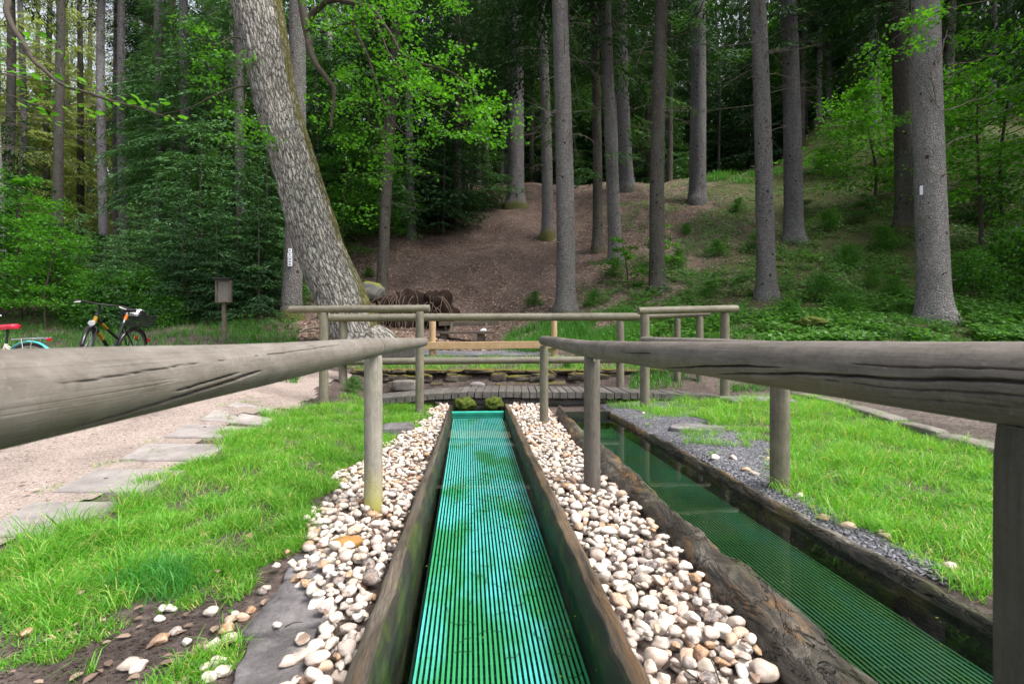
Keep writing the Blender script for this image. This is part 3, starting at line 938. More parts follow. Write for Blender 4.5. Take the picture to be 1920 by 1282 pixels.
# ------------------------------------------------------------------ round timber rails
def long_rail(name, pts, rad, cracks=(), rings=(), mat=None, root=None, seg=200, step=.011, wob=.012):
    P = np.array([tuple(p) for p in pts]); ln = np.concatenate([[0], np.cumsum(np.linalg.norm(np.diff(P, axis=0), axis=1))])
    n = int(ln[-1] / step); s = np.linspace(0, ln[-1], n)
    Q = np.stack([np.interp(s, ln, P[:, k]) for k in range(3)], -1)
    sd = random.random() * 50
    Q[:, 0] += [wob * .5 * mnoise.noise(Vector((x * .8, sd, 0))) for x in s]
    Q[:, 2] += [wob * .5 * mnoise.noise(Vector((x * .8, sd, 9))) for x in s]
    rr = np.array([rad * (1 + .035 * mnoise.noise(Vector((x * 2.1, sd, 3))) + .012 * mnoise.noise(Vector((x * 9, sd, 5)))) for x in s])
    ang = np.linspace(0, 360, seg, endpoint=False) + 180
    ang = (ang + 180) % 360 - 180
    sq = np.ones((n, seg)); att = np.zeros((n, seg))
    for c in cracks:
        ks, ka, wdt, dep = np.array(c['s']), np.array(c['a']), c['w'], c['d']
        w_ = np.interp(s, ks, np.r_[0, np.full(len(ks) - 2, 1.0), 0] if len(ks) > 2 else [1, 1], left=0, right=0)
        aa = np.interp(s, ks, ka) + np.array([4 * mnoise.noise(Vector((x * 7, sd, 7))) + 1.5 * mnoise.noise(Vector((x * 30, sd, 8))) for x in s])
        dist = np.abs((ang[None] - aa[:, None] + 180) % 360 - 180) * math.pi / 180 * rad
        m = np.clip(1 - dist / (wdt * np.maximum(w_, 1e-3))[:, None], 0, 1) * (w_ > 0)[:, None]
        sq -= m * dep / rad; att = np.maximum(att, np.clip(m * 2.2, 0, 1))
    for r0 in rings:
        m = np.clip(1 - np.abs(s - r0) / .02, 0, 1)
        sq -= (m * .05)[:, None]; att = np.maximum(att, (m > .6)[:, None] * .8)
    # rounded ends
    e = .035
    for k in range(n):
        t = min(s[k], ln[-1] - s[k])
        if t < e: rr[k] *= .93 + .07 * math.sqrt(max(0, 1 - (1 - t / e) ** 2))
    a = Acc()
    tube(a, Q, rr, seg, True, att=att.ravel(), squash=sq)
    o = a.build(name, mat)
    return reparent(o, root) if root else o


def post(base, top, rad, mat, root, seg=28, name="post", foot=True):
    a = Acc()
    n = 26
    ts = np.linspace(0, 1, n)
    sd = random.random() * 80
    b_, t_ = np.array(tuple(base)), np.array(tuple(top))
    Q = b_ + (t_ - b_) * ts[:, None]
    rr = np.array([rad * (1.03 - .05 * t + .02 * mnoise.noise(Vector((t * 5, sd, 0)))) for t in ts])
    rr[-1] *= .95
    tube(a, Q, rr, seg)
    o = a.build(name, mat)
    return reparent(o, root)


def railing(name, at, label, group="round timber handrails"):
    return tag(empty(name, at), label, "railing", group)


# left handrail
pA = W(700, 958, 2.655); pB0 = W(795, 641, 5.90)
rl = railing("handrail", (pA.x, pA.y, 0), "near grey timber handrail on the left with a long drying crack, ending at the footbridge")
A = W(700, 652, 2.655)
dirL = (pB0 - A).normalized()
back = A - dirL * 3.3
back.z = .880
ptsL = [back, W(0, 750, .51), A, pB0]
s0 = (ptsL[1] - ptsL[0]).length
sA = s0 + (A - ptsL[1]).length
sL = lambda d: s0 + (d - .51) * 1.003
long_rail("rail", ptsL, .0525, [
    dict(s=[sL(.50), sL(.58), sL(.8), sL(1.0), sL(1.05)], a=[146, 140, 119, 101, 96], w=.0035, d=.012),
    dict(s=[sL(.72), sL(.76), sL(.9), sL(.97)], a=[112, 108, 96, 90], w=.002, d=.010),
    dict(s=[sL(.48), sL(.55), sL(.75), sL(.95)], a=[74, 72, 66, 60], w=.0009, d=.004),
    dict(s=[sL(.9), sL(1.2), sL(1.6), sL(1.9)], a=[60, 57, 50, 45], w=.0009, d=.004),
], [sA + .06], M['rail'], rl)
pp = post(pA - Vector((0, 0, .3)), A - Vector((0, 0, .042)), .0495, M['post'], rl, 120)
for v_ in range(120 * 26):                           # one long drying split facing the viewer
    k_, j_ = divmod(v_, 120)
    if j_ in (102, 103) and k_ > 8: pp.data.attributes['mark'].data[v_].value = .9
q = A - dirL * 3.1
post((q.x, q.y, -.3), (q.x, q.y, .85), .05, M['post'], rl)

# right handrail (between the troughs)
rr_ = railing("handrail", W(1110, 922, 2.99), "near dark grey cracked timber handrail standing in the pebbles beside the log trough")
e1 = W(1019, 638, 5.24); m2 = W(1110, 655, 2.99); n3 = W(1900, 722, .625)
dr = (n3 - m2).normalized()
ptsR = [e1, m2, n3, n3 + dr * 2.2]
sR1 = (m2 - e1).length; sR2 = sR1 + (n3 - m2).length
sR = lambda d: sR1 + (2.99 - d) / (2.99 - .625) * (sR2 - sR1)
F2 = lambda f: -math.degrees(math.acos(1 - 2 * f))
long_rail("rail", ptsR, .0535, [
    dict(s=[sR(1.75), sR(1.6), sR(1.3), sR(1.16), sR(1.0)], a=[-F2(.90), -F2(.82), -F2(.62), -F2(.55), -F2(.50)], w=.0035, d=.014),
    dict(s=[sR(1.35), sR(1.2), sR(1.0), sR(.82), sR(.6), sR(.4)], a=[-F2(.86), -F2(.75), -F2(.62), -F2(.53), -F2(.44), -F2(.42)], w=.003, d=.012),
    dict(s=[sR(.85), sR(.8), sR(.6), sR(.4)], a=[-F2(.35), -F2(.33), -F2(.30), -F2(.29)], w=.0014, d=.006),
    dict(s=[sR(.9), sR(.8), sR(.6), sR(.4)], a=[-F2(.66), -F2(.65), -F2(.60), -F2(.58)], w=.0012, d=.006),
    dict(s=[sR(2.2), sR(2.05), sR(1.85), sR(1.8)], a=[-F2(.45), -F2(.46), -F2(.44), -F2(.42)], w=.002, d=.008),
    dict(s=[sR(.8), sR(.7), sR(.5)], a=[-F2(.8), -F2(.76), -F2(.72)], w=.001, d=.004),
], [sR1 - .02], M['railD'], rr_)
P1 = W(1020, 798, 5.28)
post((P1.x, P1.y, -.3), W(1020, 648, 5.28), .0475, M['railM'], rr_)
P2 = W(1110, 922, 2.99)
post((P2.x, P2.y, -.3), W(1110, 668, 2.99), .0505, M['railD'], rr_)
P3 = W(1992, 800, .60)
post((P3.x, P3.y, -.3), W(1992, 800, .60), .062, M['post_dark'], rr_, 40)
b = Acc(); c = W(1115, 671, 2.935)
box(b, c, RT * .008, FW * .0025, Vector((0, 0, .022)))
reparent(b.build("metal_bracket", M['cream'], None, False), rr_)

# outer handrail beyond the second trough
ro = railing("handrail", W(1462, 938, 2.83), "timber handrail on the lawn edge beyond the log trough, behind the near right handrail")
a1 = W(1205, 638, 6.12); a2 = W(1462, 655, 2.83); a3 = W(1920, 672, 1.40)
long_rail("rail", [a1, a2, a3, a3 + (a3 - a2).normalized() * 2.5], .051, [], [], M['rail'], ro, 48, .02)
P4 = W(1462, 938, 2.83)
post((P4.x, P4.y, -.3), W(1462, 668, 2.83), .053, M['railM'], ro)
q = a3 + (a3 - a2).normalized() * 1.6
post((q.x, q.y, -.3), (q.x, q.y, a3.z - .03), .052, M['railM'], ro)

# footbridge railings
rf = railing("bridge_railing", WZ(697, .1, 6.15), "short upper timber railing at the left front corner of the footbridge", "footbridge railings")
long_rail("rail", [W(543, 580.5, 6.1), W(806, 578, 6.1)], .0475, [], [], M['railM'], rf, 40, .02, .006)
post(gz(607, 6.1) - Vector((0, 0, .3)), W(607, 586, 6.1), .056, M['railM'], rf)
post(WZ(787, -.3, 6.05), W(787, 584, 6.05), .0535, M['railM'], rf)
rf2 = railing("bridge_railing", WZ(1285, .1, 6.15), "short upper timber railing at the right front corner of the footbridge", "footbridge railings")
long_rail("rail", [W(1197, 583, 6.12), W(1382, 578.5, 6.45)], .048, [], [], M['railM'], rf2, 40, .02, .006)
post(WZ(1209, -.3, 6.12), W(1209, 589, 6.12), .059, M['railM'], rf2)
post(gz(1359, 6.45) - Vector((0, 0, .3)), W(1359, 586, 6.45), .059, M['railM'], rf2)
rb = railing("bridge_railing", WZ(900, .2, 7.3), "long double timber railing along the far side of the footbridge", "footbridge railings")
long_rail("rail", [W(600, 596, 7.25), W(900, 594.5, 7.3), W(1198, 594, 7.3)], .059, [], [], M['railM'], rb, 40, .02, .01)
long_rail("rail", [W(1196, 593.5, 7.36), W(1330, 588, 7.5)], .045, [], [], M['railM'], rb, 40, .02, .004)
long_rail("rail", [W(640, 678, 7.22), W(900, 676, 7.25), W(1160, 674, 7.25)], .052, [], [], M['railM'], rb, 40, .02, .008)
for px, r, d in ((643, .062, 7.3), (1163, .058, 7.3)):
    post(WZ(px, -.1, d), W(px, 602, d), r, M['railM'], rb)
post(gz(1270, 7.45) - Vector((0, 0, .2)), W(1270, 597, 7.45), .049, M['railM'], rb)
post(gz(1312, 7.5) - Vector((0, 0, .2)), W(1312, 591, 7.5), .053, M['railM'], rb)
b = Acc()
box(b, (W(645, 671, 7.42) + W(778, 660, 7.42)) / 2, (W(778, 660, 7.42) - W(645, 671, 7.42)) / 2, FW * .02, Vector((0, 0, .075)), .008)
reparent(b.build("cross_board", M['plank'], None, False), rb)

# ------------------------------------------------------------------ footbridge
br = tag(empty("footbridge", WZ(1000, .1, 6.9)), "low arched footbridge of grey planks crossing the end of both troughs", "footbridge")


def deck_z(px): return float(np.interp(px, [640, 700, 787, 880, 1000, 1100, 1200, 1300, 1360], [.10, .145, .205, .245, .245, .235, .225, .205, .17]))


px = 692.0
pitch = 14.6
k = 0
while px < 1352:
    w_ = .0955 + random.uniform(-.006, .006)
    df, db = 6.48 + random.uniform(-.02, .02), np.interp(px, [700, 900, 1200, 1350], [7.2, 7.35, 7.3, 6.95]) + random.uniform(-.02, .02)
    z = deck_z(px) - .042 + random.uniform(-.004, .004)
    p0, p1 = WZ(px, z, df), WZ(CX + (px - CX) * df / db, z, db)
    sl = (deck_z(px + 8) - deck_z(px - 8)) / (16 / FPX * df)
    ex = (p1 - p0) / 2
    ey = (RT + Vector((0, 0, sl))).normalized() * w_ / 2
    b = Acc(); box(b, (p0 + p1) / 2, ex, ey, Vector((0, 0, .042)), .006)
    reparent(b.build("plank", M['plank'], None, False), br)
    px += pitch + random.uniform(-.25, .25)
for d in (6.66, 7.1):
    a = Acc()
    tube(a, [WZ(p, deck_z(p) - .155, d) for p in range(690, 1360, 40)], .065, 12)
    reparent(a.build("bearer", M['plank']), br)

# ------------------------------------------------------------------ retaining wall, stones
def rock(name, c, size, mat, seed, label, cat, group=None, rz=0, rough=.22, square=3.0):
    u = np.linspace(0, 2 * np.pi, 36, endpoint=False); v = np.linspace(-math.pi / 2, math.pi / 2, 20)
    U, Vv = np.meshgrid(u, v, indexing='ij')
    sg = lambda t: np.sign(t) * np.abs(t) ** (2 / square)
    P = np.stack([sg(np.cos(Vv)) * sg(np.cos(U)), sg(np.cos(Vv)) * sg(np.sin(U)), sg(np.sin(Vv))], -1).reshape(-1, 3)
    P *= (1 + rough * vnoise(P, 1.6, seed, 4))[:, None]
    P *= np.array(size)
    cz, sz = math.cos(rz), math.sin(rz)
    P = P @ np.array([[cz, sz, 0], [-sz, cz, 0], [0, 0, 1]])
    m = len(v)
    ii, jj = np.meshgrid(np.arange(36), np.arange(m - 1), indexing='ij')
    F = np.stack([ii * m + jj, ((ii + 1) % 36) * m + jj, ((ii + 1) % 36) * m + jj + 1, ii * m + jj + 1], -1).reshape(-1, 4)
    a = Acc().add(P, F)
    o = a.build(name, mat)
    o.location = c
    return tag(o, label, cat, group)


wl = tag(empty("retaining_wall", gz(960, 7.9)), "low mossy dry stone retaining wall behind the footbridge", "wall")
px = 650
r2 = random.Random(4)
while px < 1215:
    for row, (za, hh) in enumerate(((.02, .16), (.20, .12), (.335, .06))):
        w = r2.uniform(.22, .5) if row else r2.uniform(.28, .55)
        d = 7.88 + row * .035 + r2.uniform(-.03, .03); hh *= r2.uniform(.8, 1.15)
        dpx = w * FPX / d
        nm = rock("stone", WZ(px + dpx / 2 + r2.uniform(-12, 12), za + hh / 2 + .06, d), (w / 2 * 1.02, .13, hh * .58), M['wall'], r2.random() * 90, None, None, None, -YAW + r2.uniform(-.1, .1), .26, 4.0)
        reparent(nm, wl); nm.location = nm.location
    px += dpx * .86
for o in list(wl.children):
    o.matrix_parent_inverse = Matrix.Translation(wl.location).inverted()
rock("wall_block", W(760, 722, 7.62), (.19, .11, .085), M['kerb'], 5, "large pale squared stone block leaning in front of the low mossy wall", "stone block", None, -YAW, .1, 6)
rock("stone_cap", W(895, 721, 7.55), (.12, .07, .05), M['slab'], 8, "small smooth grey stone poking up behind the middle of the footbridge", "stone", None, -YAW, .05, 2)
rock("boulder", W(697, 548, 13.3), (.34, .3, .3), M['boulder'], 17, "rounded grey boulder with moss beside the leaning oak and the root plate", "boulder", None, .4, .15, 2.4)
rock("flat_stone", hit(748, 812)[0] + Vector((0, 0, .03)), (.16, .17, .06), M['flag'], 21, "flat dark stone in the grass edge behind the left handrail post", "flat stone", None, .1, .08, 6)
rock("flat_stone", hit(1310, 806)[0] + Vector((0, 0, .0)), (.25, .14, .035), M['flag'], 25, "flat grey slab lying in the dark gravel right of the log trough", "flat stone", None, -.5, .1, 5)
rock("stone_slab", hit(1420, 752)[0] + Vector((0, 0, .0)), (.42, .28, .05), M['flag'], 29, "wide grey paving stone at the right foot of the footbridge", "paving stone", None, -.1, .05, 6)
rock("mossy_rock", W(652, 1027, 1.96) * .0 + Vector((*W(652, 1027, 2.16).xy, .03)), (.065, .045, .03), simple("orange_lichen_stone", (.30, .16, .05), .9, var=.6), 31, "orange and mossy flat stone lying among the white pebbles left of the middle trough", "stone", None, .2, .2, 3)

# stepping slabs beside the path
SL = [((-40, 1014), (56, 952), .0), ((97, 928), (187, 886), 0), ((222, 869), (275, 838), 0), ((308, 825), (347, 800), 0), ((372, 791), (406, 772), 0), ((422, 766), (440, 757), 0), ((-260, 1180), (-60, 1080), 0)]
SLT = ["pale paving slab beside the gravel path, nearest whole one to the viewer", "pale paving slab beside the path, second one back with a weed at its corner", "pale paving slab beside the path, third one back from the viewer", "pale paving slab beside the path, fourth one back with long grass over its corner", "pale paving slab beside the path, fifth one back and partly grown over", "narrow pale paving slab farthest back beside the path", "pale paving slab cut off by the left edge of the photo"]
for (bl, tl, _), lb in zip(SL, SLT):
    pb, dbm = hit(*bl); pt, dtp = hit(*tl)
    br_ = gz(CX + FPX * ((-2.02 + random.uniform(-.05, .05)) / dbm - FW.x) / RT.x, dbm); tr_ = gz(CX + FPX * ((-2.0) / dtp - FW.x) / RT.x, dtp)
    q = [pb, br_, tr_, pt]
    j = [Vector((random.uniform(-.015, .015), random.uniform(-.012, .012), 0)) for _ in range(4)]
    q = [a + b for a, b in zip(q, j)]
    # subdivided outline with worn edges
    n = 14
    ring = []
    for i in range(4):
        a, c = q[i], q[(i + 1) % 4]
        for t in range(n):
            p = a.lerp(c, t / n)
            e = .008 * mnoise.noise(p * 9)
            ring.append(p + Vector((e, e, 0)))
    cen = sum(ring, Vector()) / len(ring)
    a = Acc()
    m = len(ring)
    Vt = [tuple(p + Vector((0, 0, -.05))) for p in ring] + [tuple(p + Vector((0, 0, .020))) for p in ring] + [tuple(p.lerp(cen, .03) + Vector((0, 0, .028))) for p in ring] + [tuple(cen + Vector((0, 0, .028)))]
    Fq = [(r * m + i, r * m + (i + 1) % m, (r + 1) * m + (i + 1) % m, (r + 1) * m + i) for r in range(2) for i in range(m)]
    a.add(Vt, Fq); a.add(Vt, [(2 * m + i, 2 * m + (i + 1) % m, 3 * m) for i in range(m)])
    tag(a.build("paving_slab", M['slab'], None, False), lb, "paving slab", "pale slabs along the gravel path")

# dark flagstones edging the pebble bed, kerb on the right


def flag(name, pix, th_, mat, label, cat, group, n=16, zoff=.01):
    q = [hit(*p)[0] for p in pix]
    ring = []
    for i in range(len(q)):
        a, c = q[i], q[(i + 1) % len(q)]
        for t in range(n):
            p = a.lerp(c, t / n); e = .02 * mnoise.noise(p * 5) + .012 * mnoise.noise(p * 14)
            ring.append(p + Vector((e, e * .6, 0)))
    cen = sum(ring, Vector()) / len(ring)
    m = len(ring)
    a = Acc()
    lv = [(1.0, -.06), (1.0, th_ - .010), (.97, th_), (.6, th_), (.3, th_)]
    Vt = []
    for f, z in lv:
        for p in ring:
            w = cen.lerp(p, f); Vt.append((w.x, w.y, w.z * 0 + cen.z + z + zoff + .006 * mnoise.noise(w * 6)))
    Vt.append((cen.x, cen.y, cen.z + th_ + zoff))
    Fq = [(r * m + i, r * m + (i + 1) % m, (r + 1) * m + (i + 1) % m, (r + 1) * m + i) for r in range(len(lv) - 1) for i in range(m)]
    a.add(Vt, Fq); a.add(Vt, [((len(lv) - 1) * m + i, (len(lv) - 1) * m + (i + 1) % m, len(lv) * m) for i in range(m)])
    return tag(a.build(name, mat), label, cat, group)


flag("flagstone", [(536, 1094), (640, 1092), (642, 1054), (552, 1052)], .012, M['flag'], "smallest dark flagstone, farthest of the three beside the left pebble bed", "flagstone", "dark flagstones beside the pebbles")
flag("flagstone", [(452, 1206), (606, 1180), (634, 1098), (540, 1098)], .012, M['flag'], "large dark flagstone between grass and pebbles left of the middle trough", "flagstone", "dark flagstones beside the pebbles")
flag("flagstone", [(380, 1400), (560, 1400), (590, 1192), (480, 1210)], .02, M['flag'], "dark flagstone cut off by the bottom edge of the photo", "flagstone", "dark flagstones beside the pebbles")
for i in range(len(KERB) - 1):
    a_, b_ = KERB[i], KERB[i + 1]
    dv = (b_ - a_); L = dv.length; dv.normalize()
    cc = (a_ + b_) / 2
    rock("kerb_stone", cc + Vector((0, 0, .015)), (L / 2 * .97, .075 + .02 * (i % 2), .055), M['kerb'], 40 + i * 3,
         ["pale kerb stone at the far end of the lawn edge, next to the paving stone", "pale kerb stone second from the far end of the lawn edge", "long pale kerb stone midway along the edge of the right lawn", "pale kerb stone in long grass, between two others on the lawn edge", "pale kerb stone behind tall grass near the right end of the lawn edge", "pale kerb stone outside the right end of the lawn edge"][i], "kerb stone", "kerb stones along the right lawn", math.atan2(dv.y, dv.x), .08, 5)

# new timber fence on the gravel yard
tf = tag(empty("timber_barrier", gz(925, 9.0)), "low barrier of new yellowish timber on the gravel yard behind the footbridge", "barrier")
post(gz(811, 9.0) - Vector((0, 0, .2)), W(811, 600, 9.0), .064, M['railN'], tf)
post(gz(1039, 9.0) - Vector((0, 0, .2)), W(1039, 601, 9.0), .056, M['railN'], tf)
b = Acc()
p0, p1 = W(797, 648, 8.92), W(1050, 646, 8.92)
box(b, (p0 + p1) / 2, (p1 - p0) / 2, FW * .03, Vector((0, 0, .068)), .008)
reparent(b.build("beam", M['railN'], None, False), tf)

# bench
bn = tag(empty("bench", gz(878, 12.2)), "old brown wooden bench with backrest below the leaf covered slope", "bench")
def plank_between(name, p0, p1, dv, zv, mat, root, bev=.008):
    b = Acc(); box(b, (p0 + p1) / 2, (p1 - p0) / 2, dv, zv, bev)
    return reparent(b.build(name, mat, None, False), root)
D = 12.2
gzb = gz(870, D).z
plank_between("backrest", W(823, 607, D + .42), W(935, 606, D + .42), FW * .02, Vector((0, 0, .055)), M['benchw'], bn)
plank_between("seat", W(820, 623.5, D - .05), W(926, 623, D - .05), FW * .19, Vector((0, 0, .024)), M['benchw'], bn)
for px in (833, 902):
    t_ = W(px, 626, D)
    plank_between("leg", Vector((t_.x, t_.y, gzb - .1)), t_, RT * .09, FW * .15, M['benchw'], bn)
for px in (846, 911):
    t0_, t1_ = W(px, 624, D + .10), W(px + 1, 605, D + .40)
    plank_between("back_support", t0_, t1_, RT * .03, FW * .03, M['benchw'], bn)
a = Acc()
c = W(907, 619, D - .02)
P = np.array([(math.cos(u) * math.cos(v) * .085, math.sin(u) * math.cos(v) * .06, math.sin(v) * .035) for u in np.linspace(0, 6.28, 22, endpoint=False) for v in np.linspace(-1.57, 1.57, 12)])
P *= (1 + .5 * vnoise(P, 18, 3, 3))[:, None]
ii, jj = np.meshgrid(np.arange(22), np.arange(11), indexing='ij')
F = np.stack([ii * 12 + jj, ((ii + 1) % 22) * 12 + jj, ((ii + 1) % 22) * 12 + jj + 1, ii * 12 + jj + 1], -1).reshape(-1, 4)
c.z = W(907, 623.3, D - .05).z + .024 + .03
tag(Acc().add(P + np.array(c), F).build("crumpled_paper", M['paper'], None, False), "crumpled white paper lying on the right end of the bench seat", "paper")

# information board on a post
ib = tag(empty("information_board", gz(420, 10.0)), "small roofed wooden information board on a single post in front of the dark bushes", "sign")
g0 = gz(420, 10.0)
b = Acc(); t_ = W(420.5, 566, 10.0)
box(b, Vector((t_.x, t_.y, (t_.z + g0.z - .2) / 2)), Vector((0, 0, (t_.z - g0.z + .2) / 2)), RT * .035, FW * .035, .006)
reparent(b.build("post", M['boardw'], None, False), ib)
b = Acc(); c = W(419.5, 546, 9.95)
for sx in (-1, 1): box(b, c + RT * sx * .145, Vector((0, 0, .235)), RT * .016, FW * .035, .004)
for sz in (-1, 1): box(b, c + Vector((0, 0, sz * .222)), RT * .128, Vector((0, 0, .016)), FW * .032, .004)
reparent(b.build("frame", M['boardw'], None, False), ib)
b = Acc(); box(b, c + FW * .012, RT * .13, FW * .008, Vector((0, 0, .21)))
reparent(b.build("notice_panel", M['panel'], None, False), ib)
b = Acc(); box(b, c + Vector((0, 0, .255)) - FW * .02, RT * .18, FW * .075, Vector((0, 0, .014)), .004)
reparent(b.build("roof", M['black'], None, False), ib)

# root plate of an overturned tree
rp_c, rp_d = W(775, 585, 13.0), 13.0
rp = tag(empty("root_plate", gz(775, 13.0)), "dark upturned root plate with bare roots at the foot of the slope", "root plate")
u = np.linspace(0, 2 * np.pi, 60, endpoint=False); v = np.linspace(-1.57, 1.57, 30)
U, Vv = np.meshgrid(u, v, indexing='ij')
def lump(c, sx, sy, sz, sd):
    P = np.stack([np.cos(Vv) * np.cos(U) * sx, np.cos(Vv) * np.sin(U) * sy, np.sin(Vv) * sz], -1).reshape(-1, 3)
    P *= (1 + .45 * vnoise(P, 2.6, sd, 5))[:, None]
    ii, jj = np.meshgrid(np.arange(60), np.arange(29), indexing='ij')
    F = np.stack([ii * 30 + jj, ((ii + 1) % 60) * 30 + jj, ((ii + 1) % 60) * 30 + jj + 1, ii * 30 + jj + 1], -1).reshape(-1, 4)
    return P + np.array(c), F
a = Acc()
a.add(*lump(W(756, 590, 13.3), .70, .45, .68, 2)); a.add(*lump(W(822, 580, 13.2), .5, .4, .5, 7))
reparent(tag(a.build("soil_ball", M['rootsoil']), kind='stuff'), rp)
r3 = random.Random(9)
a = Acc()
cz = W(748, 549, 12.75)
def root_line(p, vel, n, r0, sag):
    pts = [p.copy()]; vel = vel.copy()
    for _ in range(n):
        vel = vel + Vector((r3.uniform(-.3, .3), r3.uniform(-.12, .12), r3.uniform(-.25, .2) - sag)) * .6
        p = p + vel.normalized() * .085; pts.append(p.copy())
    tube(a, pts, np.linspace(r0, r0 * .3, len(pts)), 6)
for an in range(44):
    th_ = r3.uniform(-.2, math.pi + .2)
    st = cz + RT * r3.uniform(-.5, .45) + Vector((0, 0, r3.uniform(-.10, .10)))
    if an >= 20: st = W(r3.uniform(700, 850), r3.uniform(552, 585), 12.75)
    root_line(st, RT * math.cos(th_) - FW * .18 + Vector((0, 0, math.sin(th_) * .12 - .25)), r3.randint(6, 14), r3.uniform(.005, .015), r3.uniform(.35, .9))
reparent(tag(a.build("roots", M['root']), kind='stuff'), rp)

# mossy stump on the right bank
st_p, st_d = hit(1520, 628)
a = Acc()
tube(a, [st_p + Vector((0, 0, z)) for z in (-.2, 0, .1, .2, .24)], [.25, .22, .19, .185, .16], 20)
sroot = tag(empty("tree_stump", st_p), "low dark tree stump capped with moss on the right bank", "tree stump")
reparent(a.build("trunk", M['spruceC']), sroot)
Pm = np.stack([np.cos(Vv) * np.cos(U) * .30, np.cos(Vv) * np.sin(U) * .26, np.sin(Vv) * .09], -1).reshape(-1, 3)
Pm *= (1 + .4 * vnoise(Pm, 6, 3, 4))[:, None]
ii, jj = np.meshgrid(np.arange(60), np.arange(29), indexing='ij')
Fm = np.stack([ii * 30 + jj, ((ii + 1) % 60) * 30 + jj, ((ii + 1) % 60) * 30 + jj + 1, ii * 30 + jj + 1], -1).reshape(-1, 4)
reparent(Acc().add(Pm + np.array(st_p) + np.array([0, 0, .25]), Fm).build("moss_cap", M['moss']), sroot)

# ------------------------------------------------------------------ pebbles
def pebble_shape(sub, seed):
    import bmesh
    bm = bmesh.new()
    bmesh.ops.create_icosphere(bm, subdivisions=sub, radius=1)
    V = np.array([v.co[:] for v in bm.verts]); F = np.array([[v.index for v in f.verts] for f in bm.faces])
    bm.free()
    rs = np.random.default_rng(int(seed) + 40)
    for _ in range(9):                                   # worn flat facets
        nn = rs.normal(0, 1, 3); nn /= np.linalg.norm(nn); dd = rs.uniform(.62, .9)
        ov = np.maximum(V @ nn - dd, 0)
        V = V - (ov * .82)[:, None] * nn
    V *= (1 + .34 * vnoise(V, .8, seed, 2) + .045 * vnoise(V, 2.2, seed + 3, 2))[:, None]
    return V, F


PV = [pebble_shape(3, 3 + 5 * i) for i in range(7)]
PVL = [pebble_shape(2, 3 + 5 * i) for i in range(7)]
PM = []
for i, (v, f) in enumerate(PV):
    o = Acc().add(v, f).build("pebble", M['pebble'])
    PM.append(o.data)
    bpy.data.objects.remove(o)
LB = lambda y: np.interp(y, [-1, 1.0, 1.35, 1.8, 2.2, 2.7, 3.3, 4.2, 4.9, 5.6, 6.6], [-.52, -.52, -.48, -.58, -.80, -.86, -.90, -.80, -.62, -.56, -.55])
REG = {
    'left': (-1.0, -.345, 1.0, 6.7, lambda x, y: x > LB(y) + .05 * math.sin(y * 9), "white rounded pebble in the narrow bed left of the middle trough", "pebbles left of the middle trough"),
    'mid': (.455, .93, .6, 6.9, lambda x, y: x < np.interp(y, [.9, 1.27, 1.54, 2.05, 2.7, 3.3, 4.5, 5.6], [.80, .815, .85, .885, .87, .84, .87, .94]), "white rounded pebble in the bed between the two troughs", "pebbles between the two troughs"),
}
cell = .008
PEB = []
for key, (x0, x1, y0, y1, fn, lb, gp) in REG.items():
    hm = np.zeros((int((x1 - x0 + .2) / cell), int((y1 - y0 + .2) / cell)))
    tot = int((x1 - x0) * (y1 - y0) * 2300)
    for _ in range(tot):
        x, y = RNG.uniform(x0, x1), RNG.uniform(y0, y1)
        if not fn(x, y): continue
        s = (.5 + .85 * RNG.uniform(0, 1) ** 1.4) * (.88 if key == 'left' else .95)
        a, b, c = .031 * s * RNG.uniform(.9, 1.25), .0235 * s * RNG.uniform(.85, 1.15), .018 * s * RNG.uniform(.8, 1.2)
        if x1 - x < a and key == 'left': continue
        ang = RNG.uniform(0, np.pi)
        r = a
        i0, i1 = int((x - r - x0 + .1) / cell), int((x + r - x0 + .1) / cell) + 1
        j0, j1 = int((y - r - y0 + .1) / cell), int((y + r - y0 + .1) / cell) + 1
        if i0 < 0 or j0 < 0 or i1 > hm.shape[0] or j1 > hm.shape[1]: continue
        ax = (np.arange(i0, i1) * cell + x0 - .1 - x)[:, None]; ay = (np.arange(j0, j1) * cell + y0 - .1 - y)[None]
        u = (ax * math.cos(ang) + ay * math.sin(ang)) / a; v = (-ax * math.sin(ang) + ay * math.cos(ang)) / b
        q = 1 - u * u - v * v
        m = q > 0
        if not m.any(): continue
        hgt = c * np.sqrt(np.maximum(q, 0))
        sub = hm[i0:i1, j0:j1]
        zc = np.max(np.where(m, sub + hgt * .62, -1))
        if zc > .056: continue
        hm[i0:i1, j0:j1] = np.where(m, np.maximum(sub, zc + hgt), sub)
        g = th(x, y)
        PEB.append((key, x, y, g + zc - .004, a, b, c, ang, RNG.normal(0, .22), RNG.normal(0, .22), lb, gp))
for k, (px, py) in enumerate([(300, 1168), (330, 1190), (395, 1158), (350, 1215), (372, 1230), (392, 1222), (405, 1218), (430, 1205), (360, 1250), (385, 1262), (410, 1250), (420, 1270), (392, 1275), (243, 1262), (262, 1255), (50, 1196), (305, 1150), (320, 1148), (430, 1175), (455, 1162), (470, 1150), (440, 1160), (500, 1112), (492, 1118), (583, 1078), (548, 1072), (538, 1050), (518, 1075), (425, 1190), (300, 1212), (520, 1196), (590, 1240), (565, 1225), (560, 1254), (540, 1265), (470, 1010), (380, 1010), (430, 1058), (415, 1072)]):
    p, d = hit(px, py)
    s = RNG.uniform(.5, .95)
    PEB.append(('soil', p.x, p.y, p.z + (.034 if px > 505 else .012), .034 * s, .025 * s, .02 * s, RNG.uniform(0, 3.1), 0, 0, "white pebble lying loose on soil or stone at the edge of the left lawn", "loose pebbles at the edge of the left lawn"))
